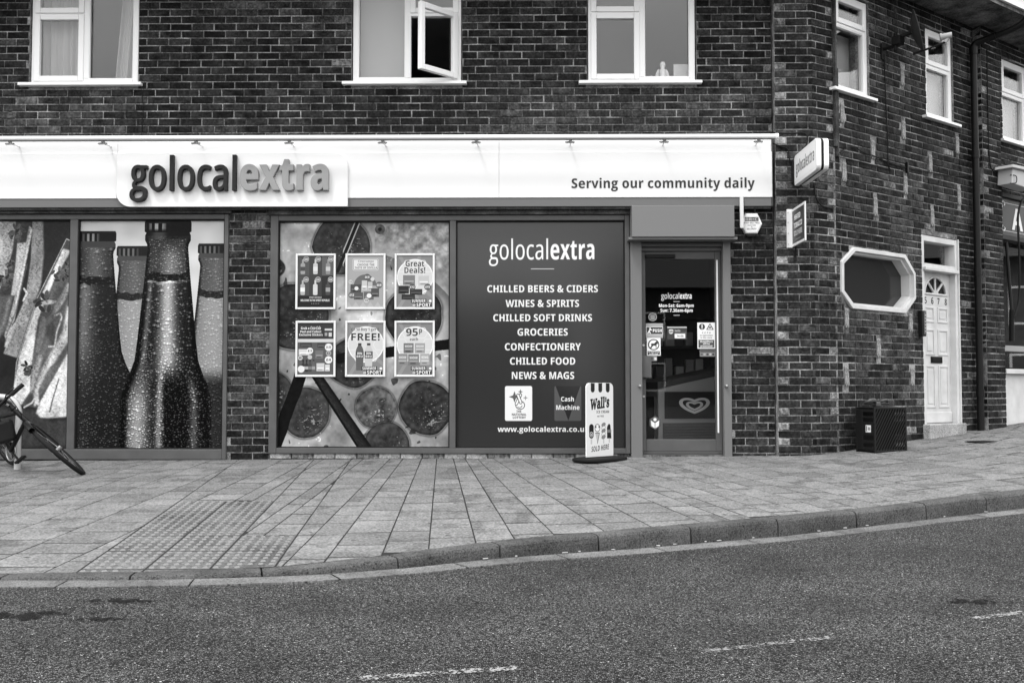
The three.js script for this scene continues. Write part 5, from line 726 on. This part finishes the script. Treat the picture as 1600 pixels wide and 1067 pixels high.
// ================================================================ ice cream freezer inside the door
{
  const f = thing('ice_cream_freezer', 'dark chest freezer with a heart emblem seen through the shop door', 'freezer', [1.74, 0.05, -0.75], R(17));
  const side = (pts, x0, x1, m, n) => { const g = extr(pts, x0, x1, 0.006); g.rotateY(-Math.PI / 2); return part(n, g, m, f); };
  part('cabinet', extr([[-0.32, 0], [0.55, 0], [0.55, 0.84], [0.1, 0.76], [-0.32, 0.66]], -0.6, 0, 0.012), mat(0.24, 0.5), f);
  part('lid', extr([[-0.33, 0.662], [0.56, 0.842], [0.56, 0.9], [-0.33, 0.74]], -0.6, 0.005, 0.01), mat(0.05, 0.3), f);
  part('vent_panel', box(-0.27, 0.5, 0.06, 0.30, 0.002, 0.012, 0.003), mat(0.09, 0.5), f); for (let k = 0; k < 7; k++) part('louvre', box(-0.25, 0.48, 0.08 + k * 0.03, 0.092 + k * 0.03, 0.012, 0.022, 0.002), mat(0.1, 0.5), f);
  const heart = canvasTex(70, 40, 6, (c) => { c.fillStyle = G(36); c.fillRect(0, 0, 70, 40); const h = (s) => { c.beginPath(); c.moveTo(0, 9 * s); c.bezierCurveTo(-22 * s, -3 * s, -12 * s, -18 * s, 0, -8 * s); c.bezierCurveTo(12 * s, -18 * s, 22 * s, -3 * s, 0, 9 * s); }; c.translate(35, 22); c.scale(1.25, 1.02); c.strokeStyle = G(190); c.lineWidth = 3.4; h(0.98); c.stroke(); c.lineWidth = 2.6; h(0.52); c.stroke(); c.lineWidth = 2.4; c.strokeStyle = G(36); c.beginPath(); c.moveTo(2, 13); c.lineTo(8, 10); c.stroke(); });
  const g = sheet(-0.25, 0.46, 0.345, 0.635, 0.0075); part('emblem_panel', g, phys(1, 0.3, { map: heart }), f);
  const side2 = box(-0.334, -0.322, 0.08, 0.58, -0.5, -0.08, 0.004); part('end_panel', side2, mat(0.04, 0.4), f);
  const sh = thing('shelf_unit', 'dim shelves of packets deep inside the shop', 'shelf', [0, 0.05, 0]); part('frame', [box(0.4, 2.28, 0, 3.1, -2.3, -2.28), ...[0.3, 0.75, 1.15, 1.5].map((y) => box(0.4, 2.28, y, y + 0.03, -2.28, -1.95))], mat(0.06, 0.7), sh);
  for (const y of [0.78, 1.18]) for (let x = 0.5; x < 2.2; x += 0.12) part('packet', box(x, x + rr(0.08, 0.11), y, y + rr(0.14, 0.26), -2.15, -2.02, 0.01), mat([0.05, 0.2, 0.4, 0.1, 0.3][Math.floor(rnd() * 5)], 0.5), sh);
}
// ================================================================ swing sign, crate, drain cover
{
  const s = thing('pavement_sign', 'white ice cream pavement sign with striped awning top on a black base', 'sign', [0.735, pav(0.735, 0.33), 0.33], R(44));
  const base = []; for (let k = 0; k < 40; k++) { const a = k / 40 * 6.283, q = (v, e) => Math.sign(v) * Math.abs(v) ** e; base.push([0.30 * q(Math.cos(a), 0.6), 0.17 * q(Math.sin(a), 0.6)]); }
  const bg = extr(base, 0.004, 0.038, 0.012); bg.rotateX(-Math.PI / 2); part('base', bg, M.rubber, s);
  const out = roundRect(-0.195, 0.045, 0.195, 0.765, [0.004, 0.004, 0.05, 0.05], 8); part('panel', extr(out, -0.012, 0.004, 0.003), phys(0.7, 0.4), s);
  const t = canvasTex(39, 72, 10, (c) => {
    c.fillStyle = G(226); c.fillRect(0, 0, 39, 72); c.save(); rrect(c, 0, 0, 39, 72, [5, 5, 0, 0]); c.clip(); for (let k = 0; k < 3; k++) { c.fillStyle = G(40); const x = 6 + k * 11; c.fillRect(x, 0, 5.6, 6.6); c.beginPath(); c.arc(x + 2.8, 6.6, 2.8, 0, 7); c.fill(); } c.restore();
    c.save(); c.translate(5, 26); c.rotate(-0.09); c.font = 'italic bold 100px serif'; const w = c.measureText('Wall’s').width; c.scale(28 / w, 0.135); c.fillStyle = G(30); c.strokeStyle = G(30); c.lineWidth = 8; c.fillText('Wall’s', 0, 0); c.strokeText('Wall’s', 0, 0); c.restore();
    fit(c, 'ICE CREAM', 14, 33, 29.6, 2.5, G(40)); fit(c, 'est 1922', 15, 25, 33.4, 1.8, G(50));
    c.fillStyle = G(30); rrect(c, 3.4, 40, 6.6, 14, 3.2); c.fill(); c.strokeStyle = G(220); c.lineWidth = 0.6; c.beginPath(); c.arc(6.7, 50, 2.2, 0, 7); c.stroke(); fit(c, 'M', 5.4, 8, 51.2, 2.2, G(220)); c.fillStyle = G(190); rrect(c, 5.6, 54.6, 2.2, 5, 0.8); c.fill();
    c.fillStyle = G(238); c.strokeStyle = G(60); c.lineWidth = 0.7; c.beginPath(); c.arc(15.4, 44, 3.6, 0, 7); c.fill(); c.stroke(); c.fillStyle = G(70); c.fillRect(12.4, 42, 1.6, 2); c.fillRect(17, 42, 1.6, 2); c.fillStyle = G(185); c.beginPath(); c.moveTo(12.4, 49); c.lineTo(18.4, 49); c.lineTo(15.4, 59); c.fill(); c.stroke();
    for (let k = 0; k < 5; k++) { c.fillStyle = G(k % 2 ? 225 : 130); c.beginPath(); c.ellipse(24.4, 41 + k * 3, 3, 1.7, -0.3, 0, 7); c.fill(); c.strokeStyle = G(110); c.lineWidth = 0.4; c.stroke(); } c.fillStyle = G(190); c.fillRect(23.6, 55, 1.8, 4.4);
    c.fillStyle = G(34); c.beginPath(); c.moveTo(29.6, 54.6); c.lineTo(29.4, 44); c.quadraticCurveTo(32, 38, 34.6, 42); c.lineTo(36, 54.8); c.closePath(); c.fill(); c.fillStyle = G(120); c.fillRect(29.6, 46, 6.2, 3); c.fillStyle = G(190); c.fillRect(32, 55, 1.8, 4);
    c.save(); c.translate(6.4, 67); c.rotate(-0.07); c.transform(1, 0, -0.16, 1, 0, 0); fit(c, 'SOLD HERE', 0, 26, 0, 5, G(30)); c.restore();
  });
  const sh = new THREE.ShapeGeometry(new THREE.Shape(roundRect(-0.193, 0.047, 0.193, 0.763, [0.004, 0.004, 0.048, 0.048], 8).map((p) => new THREE.Vector2(...p)))), u = sh.attributes.uv; for (let i = 0; i < u.count; i++) u.setXY(i, (u.getX(i) + 0.195) / 0.39, (u.getY(i) - 0.045) / 0.72); sh.translate(0, 0, 0.0058);
  part('print', sh, new THREE.MeshPhysicalMaterial({ map: t, color: grey(0.85), roughness: 0.4, specularIntensity: 0.4 }), s);
}
{
  const y0 = pav(3.55, 0.1) + 0.003, a = R(24), W = 0.42, D = 0.27, H = 0.45; const c = thing('plastic_crate', 'black slatted plastic crate standing on end against the corner bricks', 'crate', [3.475, y0, 0.16], a);
  // front face local z = 0, x 0..W; box goes back to -D
  part('rim', [...ring(0, W, 0, H, 0.02, -0.02, 0, 0.004), ...ring(0, W, 0, H, 0.018, -D, -D + 0.02, 0.004)], M.plasticBlack, c);
  for (let k = -9; k < 13; k++) { // diagonal slats of the front
    const x0 = k * 0.034, p = clip([[x0, 0.02], [x0 + 0.016, 0.02], [x0 + 0.016 + 0.25, H - 0.02], [x0 + 0.25, H - 0.02]], (q) => q[0] - 0.02), q2 = p.length > 2 ? clip(p, (q) => W - 0.02 - q[0]) : []; if (q2.length > 2) part('slat', extr(q2, -0.016, -0.002, 0), M.plasticBlack, c); }
  part('inner_wall', box(0.01, W - 0.01, 0.01, H - 0.01, -D + 0.022, -D + 0.03), M.plasticBlack, c);
  const sideBars = []; for (const x of [0, W - 0.014]) for (const [ya, yb] of [[0.02, 0.05], [0.09, 0.12], [0.17, 0.30], [0.34, 0.36], [0.40, 0.43]]) part('side_bar', box(x, x + 0.014, ya, yb, -D * 0.62, -0.021, 0.003), M.plasticBlack, c);
  part('side_panel', [box(0.0, 0.014, 0.02, H - 0.02, -D + 0.021, -D * 0.62, 0.003), box(W - 0.014, W, 0.02, H - 0.02, -D + 0.021, -D * 0.62, 0.003)], M.plasticBlack, c);
  part('end_panel', [box(0.02, W - 0.02, 0, 0.012, -D + 0.02, -0.02, 0.003), box(0.02, W - 0.02, H - 0.012, H, -D + 0.02, -0.02, 0.003)], M.plasticBlack, c);
  const lb = new THREE.PlaneGeometry(0.075, 0.07); lb.rotateY(-Math.PI / 2); lb.translate(-0.003, 0.235, -0.085); part('barcode_label', lb, mat(1, 0.6, { map: canvasTex(20, 19, 8, (k) => { k.fillStyle = G(205); k.fillRect(0, 0, 20, 19); k.fillStyle = G(110); k.fillRect(1, 2, 5, 15); for (let i = 0; i < 9; i++) { k.fillStyle = G(50); k.fillRect(9 + i, 5, 0.6, 9); } }) }), c);
  // rolled hose ends lying on top
  const hs = thing('coiled_hose', 'short coils of grey hose lying on top of the black crate', 'hose', [3.475, y0 + H + 0.002, 0.16], a); const gm = phys(0.05, 0.35);
  const coil = (x, z, r, n, tilt) => { const p = []; for (let k = 0; k <= n * 10; k++) { const t = k / 10 * 6.283; p.push([x + r * Math.cos(t) * 0.9, 0.03 + r * 0.55 * (1 + Math.sin(t)) * tilt + 0.006 * k / 10, z + r * Math.sin(t) * 0.8]); } return tube(p, 0.013, 7); };
  part('coil', coil(0.06, -0.12, 0.055, 2.4, 0.5), gm, hs); part('coil', coil(0.24, -0.13, 0.05, 2.2, 0.6), gm, hs); part('clamp', [box(0.12, 0.19, 0.0, 0.05, -0.17, -0.10, 0.012), rod([0.10, 0.03, -0.13], [0.30, 0.035, -0.13], 0.013)], gm, hs);
  const d = thing('drain_cover', 'small dark metal drain cover in the slabs by the downpipe', 'drain', [4.84, pav(4.84, -0.53) + 0.003, -0.53], R(30)); part('frame', box(-0.16, 0.16, -0.004, 0.004, -0.1, 0.1, 0.002), M.black, d); for (let k = 0; k < 7; k++) part('bar', box(-0.14 + k * 0.043, -0.122 + k * 0.043, 0.004, 0.007, -0.085, 0.085), mat(0.03, 0.6), d);
}
// ================================================================ bicycle leaning on its stand at the left edge
{
  const b = thing('bicycle', 'black bicycle slumped sideways with its front wheel turned', 'bicycle');
  const Z = 1.2, P = (x, y, z) => [x, y, z]; const black = phys(0.006, 0.35, { specularIntensity: 0.4 }), wheel = (name, c, ax1, ax2, r, guard) => { // wheel in the plane of ax1, ax2
    const m = new THREE.Matrix4().makeBasis(V(...ax1), V(...ax2), V(...ax1).cross(V(...ax2))).setPosition(...c), w = part(name, new THREE.TorusGeometry(r - 0.018, 0.019, 12, 48), M.rubber, b); w.applyMatrix4(m);
    part('rim', new THREE.TorusGeometry(r - 0.045, 0.011, 8, 48), black, w); const sp = []; for (let k = 0; k < 18; k++) { const t = k / 18 * 6.283; sp.push(rod([0.018 * Math.cos(t + 1.2), 0.018 * Math.sin(t + 1.2), k % 2 ? 0.025 : -0.025], [(r - 0.05) * Math.cos(t), (r - 0.05) * Math.sin(t), 0], 0.0012, 4)); } part('spokes', sp, M.steelDull, w); part('hub', rod([0, 0, -0.045], [0, 0, 0.045], 0.02), M.steelDull, w);
    if (guard) part('mudguard', new THREE.TorusGeometry(r + 0.022, 0.03, 8, 30, guard[1]).scale(1, 1, 0.9).rotateZ(guard[0]), black, w); return w; };
  const a = [-0.745, 0.667, 0.0], view = V(0.33, 0.02, 0.94); const av = V(...a).normalize(); view.addScaledVector(av, -view.dot(av)).normalize();
  wheel('wheel', [-4.215, 0.165, Z + 0.02], av.toArray(), view.toArray(), 0.325, [-1.25, 2.2]);
  const up = (k, s = 0) => [-4.215 + av.x * k, 0.165 + av.y * k, Z + s];
  part('fork', [rod(up(-0.02, 0.06), up(0.36, 0.03), 0.013, 8), rod(up(-0.02, -0.06), up(0.36, -0.03), 0.013, 8), rod(up(0.36, -0.035), up(0.36, 0.035), 0.018)], black, b);
  part('head_tube', rod(up(0.37), up(0.53), 0.024), black, b); part('stem', [rod(up(0.53), up(0.66), 0.017), rod(up(0.55), up(0.57), 0.027)], black, b); part('clamp', rod(up(0.605, 0.02), up(0.62, 0.035), 0.012), M.steel, b); part('cable_ring', rod(up(0.355, 0.02), up(0.375, 0.03), 0.022), M.steel, b);
  const bc = up(0.66), hb = (k, z = 0) => [bc[0] + 0.68 * k, bc[1] + 0.73 * k, bc[2] + z]; part('handlebar', tube([hb(-0.32, -0.06), hb(-0.18, 0), hb(0, 0.02), hb(0.08, 0.0), hb(0.2, -0.04)], 0.0135, 8), black, b); part('grip', rod(hb(0.08, -0.005), hb(0.21, -0.04), 0.02), M.rubber, b); part('grip', rod(hb(-0.33, -0.06), hb(-0.22, -0.02), 0.02), M.rubber, b); part('brake_lever', tube([hb(0.06, 0.0), hb(0.05, 0.06), hb(0.12, 0.09), hb(0.17, 0.07)], 0.006, 6), black, b);
  part('brake_cable', tube([hb(0.03, 0.05), [-4.62, 0.66, 1.34], [-4.5, 0.5, 1.33], up(0.42, 0.05)], 0.004, 6), M.cable, b);
  const h1 = up(0.40), h2 = up(0.5), bb = [-4.78, 0.14, 0.92], rear = [-5.05, 0.262, 0.62], seatTop = [-5.18, 0.70, 0.8];
  part('frame', [rod(h1, bb, 0.021), rod(h2, [-4.98, 0.44, 0.87], 0.018), rod(bb, seatTop, 0.017), rod(bb, rear, 0.011), rod([-5.0, 0.48, 0.86], rear, 0.010)], black, b);
  wheel('wheel', rear, [0.62, 0.05, 0.78], [-0.35, 0.86, 0.23].map((v, i) => v), 0.325, [0.2, 2.4]);
  part('chainring', new THREE.TorusGeometry(0.09, 0.008, 6, 28).rotateY(R(-38)).translate(...bb), M.steelDull, b);
  part('crank', [rod(bb, [-4.64, 0.06, 1.05], 0.011), rod([-4.66, 0.055, 1.04], [-4.60, 0.075, 1.14], 0.008)], black, b); part('pedal', box(-0.05, 0.05, -0.012, 0.012, -0.035, 0.035, 0.006).rotateZ(0.7).translate(-4.585, 0.075, 1.14), M.black, b);
  part('frame_bag', new RoundedBoxGeometry(0.24, 0.2, 0.07, 2, 0.03).rotateY(R(-25)).rotateZ(0.25).translate(-4.79, 0.32, 1.03), M.black, b);
  part('saddle', new RoundedBoxGeometry(0.26, 0.06, 0.13, 2, 0.028).rotateY(R(-35)).translate(-5.2, 0.74, 0.8), M.black, b);
  const st = thing('bike_stand', 'pale steel hoop stand behind the slumped bicycle', 'bike stand'); part('hoop', tube([[-4.80, -0.05, 0.75], [-4.80, 0.3, 0.75], [-4.80, 0.52, 0.75], [-4.84, 0.60, 0.75], [-4.93, 0.635, 0.75], [-5.3, 0.64, 0.75], [-5.6, 0.62, 0.75], [-5.65, 0.5, 0.75], [-5.65, -0.05, 0.75]], 0.03, 12), mat(0.42, 0.45, { metalness: 0.3 }), st);
}
// ================================================================ road paint, stains, litter
{
  const N = (x, y, f, s) => vnoise(x * f, y * f, 4096, s);
  const ragged = (w, h, g, hard, seed, soft) => canvasTex(w, h, 1, (c, cv) => { const im = c.createImageData(cv.width, cv.height); for (let y = 0; y < cv.height; y++) for (let x = 0; x < cv.width; x++) { const u = x / cv.width * 2 - 1, v = y / cv.height * 2 - 1, e = soft < 0 ? clamp((1.05 - Math.hypot(u, v) - 0.9 * (N(x, y, 0.04, seed + 9) - 0.3)) * 1.4, 0, 1) : Math.min(1, (1 - Math.abs(u)) * 6) * Math.min(1, (1 - Math.abs(v)) * soft), n = 0.5 * N(x, y, 0.25, seed) + 0.3 * N(x, y, 0.09, seed + 1) + 0.2 * N(x, y, 0.6, seed + 2), a = smooth(hard - 0.1, hard + 0.12, n * (0.3 + 0.7 * e) + 0.22 * e - 0.12), i = (y * cv.width + x) * 4; im.data[i] = im.data[i + 1] = im.data[i + 2] = g; im.data[i + 3] = 255 * a * (e > 0.02 ? 1 : 0) * (soft < 0 ? 0.85 : 0.8); } c.putImageData(im, 0, 0); });
  const strip = (name, a, b, w, tex, rough, label, cat, group) => { const A = V(a[0], roadY(a[0]) + 0.004, a[1]), B = V(b[0], roadY(b[0]) + 0.004, b[1]), d = B.clone().sub(A).normalize(), n = V(-d.z, 0, d.x).multiplyScalar(w / 2), P = [], U = [], ix = [], K = 6; for (let k = 0; k <= K; k++) { const t = k / K, x = lerp(a[0], b[0], t), z = lerp(a[1], b[1], t); for (const s of [-1, 1]) { const xx = x + s * n.x, zz = z + s * n.z; P.push(xx, roadY(xx) + 0.004, zz); U.push(t, (s + 1) / 2); } if (k) { const q = k * 2; ix.push(q - 2, q - 1, q, q, q - 1, q + 1); } }
    const g = new THREE.BufferGeometry(); g.setAttribute('position', new THREE.Float32BufferAttribute(P, 3)); g.setAttribute('uv', new THREE.Float32BufferAttribute(U, 2)); g.setIndex(ix); g.computeVertexNormals(); const m = part(name, g, new THREE.MeshPhysicalMaterial({ map: tex, roughness: rough, specularIntensity: 0.15, transparent: true, side: THREE.DoubleSide }), scene); return tag(m, label, cat, group); };
  const dash = ragged(440, 52, 138, 0.6, 3, 1.6), dash2 = ragged(440, 52, 125, 0.63, 13, 1.5);
  strip('road_marking', [-0.60, 7.115], [0.02, 6.95], 0.11, dash, 0.8, 'worn white centre dash nearest the bottom edge of the view', 'road marking', 'worn centre dashes on the road');
  strip('road_marking', [0.615, 6.745], [1.225, 6.525], 0.10, dash2, 0.8, 'worn white centre dash below the shop door', 'road marking', 'worn centre dashes on the road');
  strip('road_marking', [1.79, 6.30], [2.45, 6.06], 0.10, dash, 0.8, 'worn white centre dash cut by the right edge of the view', 'road marking', 'worn centre dashes on the road');
  const oil = ragged(320, 120, 16, 0.42, 23, -1), oil2 = ragged(320, 120, 16, 0.40, 31, -1);
  strip('oil_stain', [-2.5, 6.36], [-1.72, 6.12], 0.30, oil, 0.6, 'long dark oil stain at the left edge of the road', 'stain'); strip('oil_stain', [-2.1, 5.95], [-1.55, 5.90], 0.2, oil2, 0.6, 'narrow dark oil stain nearer the dropped kerb', 'stain'); strip('oil_stain', [-1.95, 6.34], [-1.58, 6.26], 0.16, oil2, 0.6, 'small dark smear beside the long oil stain', 'stain'); strip('road_patch', [1.78, 5.93], [2.18, 5.99], 0.17, oil, 0.8, 'small dark patch in the tarmac near the right edge', 'patch');
  const white = mat(0.33, 0.7), spots = [[0.17, 0.155], [0.26, 0.15], [0.46, 0.16], [0.75, 0.15], [0.86, 0.145], [1.06, 0.15], [1.15, 0.15], [1.38, 0.155], [1.85, 0.15], [2.05, 0.15], [2.22, 0.15], [2.85, 0.16], [-0.3, 0.15], [-0.12, 0.155], [3.2, 0.16]];
  spots.forEach(([x, o], i) => { const [nx, nz] = kerbN(x), X = x + nx * o, Zz = kerbZ(x) + nz * o, y = roadY(X) + 0.016, l = i % 3 === 0 ? 0.022 : 0.012; const g = i % 2 ? rod([-l / 2, 0.001, 0], [l / 2, 0.001, 0], 0.004, 8) : extr([[-l, -0.006], [l * 0.7, -0.008], [l, 0.005], [-l * 0.6, 0.009]], 0, 0.003).rotateX(-Math.PI / 2); const m = part(i % 2 ? 'cigarette_end' : 'paper_scrap', g, white, scene); m.position.set(X, y, Zz); m.rotation.y = rr(-0.8, 0.8); const order = spots.filter((q, j) => j % 2 === i % 2 && q[0] < x).length, nth = ['first', 'second', 'third', 'fourth', 'fifth', 'sixth', 'seventh', 'eighth'][order]; tag(m, i % 2 ? `${nth} cigarette end from the left in the gutter under the kerb` : `${nth} scrap of white paper from the left in the gutter`, 'litter', i % 2 ? 'cigarette ends along the gutter' : 'paper scraps along the gutter'); });
}
// ================================================================ houses across the road, which the shop glass mirrors
for (const [x, w, h, z, turn] of [[-13, 9, 2.9, 33, 180], [-2.5, 8.5, 3.1, 34, 180], [8.5, 10, 5.3, 33, 180], [27, 16, 5.2, -3, -90]]) {
  const o = thing('opposite_house', turn < 0 ? 'plain brick house across the side street, out past the right edge' : `plain brick house across the road, ${x < -5 ? 'left' : x < 5 ? 'middle' : 'right'} one behind the viewpoint`, 'house', [x, -0.3, z], R(turn), 'houses across the road');
  part('wall', box(-w / 2, w / 2, 0, h, -7, 0), mat(0.09, 0.9, { map: mortarMap }), o); const r = extr([[-3.9, h - 0.1], [3.9, h - 0.1], [0, h + 1.9]], -w / 2 - 0.2, w / 2 + 0.2); r.rotateY(Math.PI / 2); r.translate(0, 0, -3.5); part('roof', r, mat(0.06, 0.9), o);
  part('chimney', box(-w / 4, -w / 4 + 0.7, h + 1, h + 2.7, -3.9, -3.1), mat(0.07, 0.9), o); for (const wx of [-w / 3, w / 3]) for (const y of h > 4 ? [0.9, 3] : [0.9]) { const q = part('window', ring(wx - 0.7, wx + 0.7, y, y + 1.2, 0.07, -0.02, 0.04), M.upvc, o); part('pane', box(wx - 0.63, wx + 0.63, y + 0.07, y + 1.13, -0.01, 0.012), mat(0.03, 0.08), q); }
}
renderer.render(scene, camera);
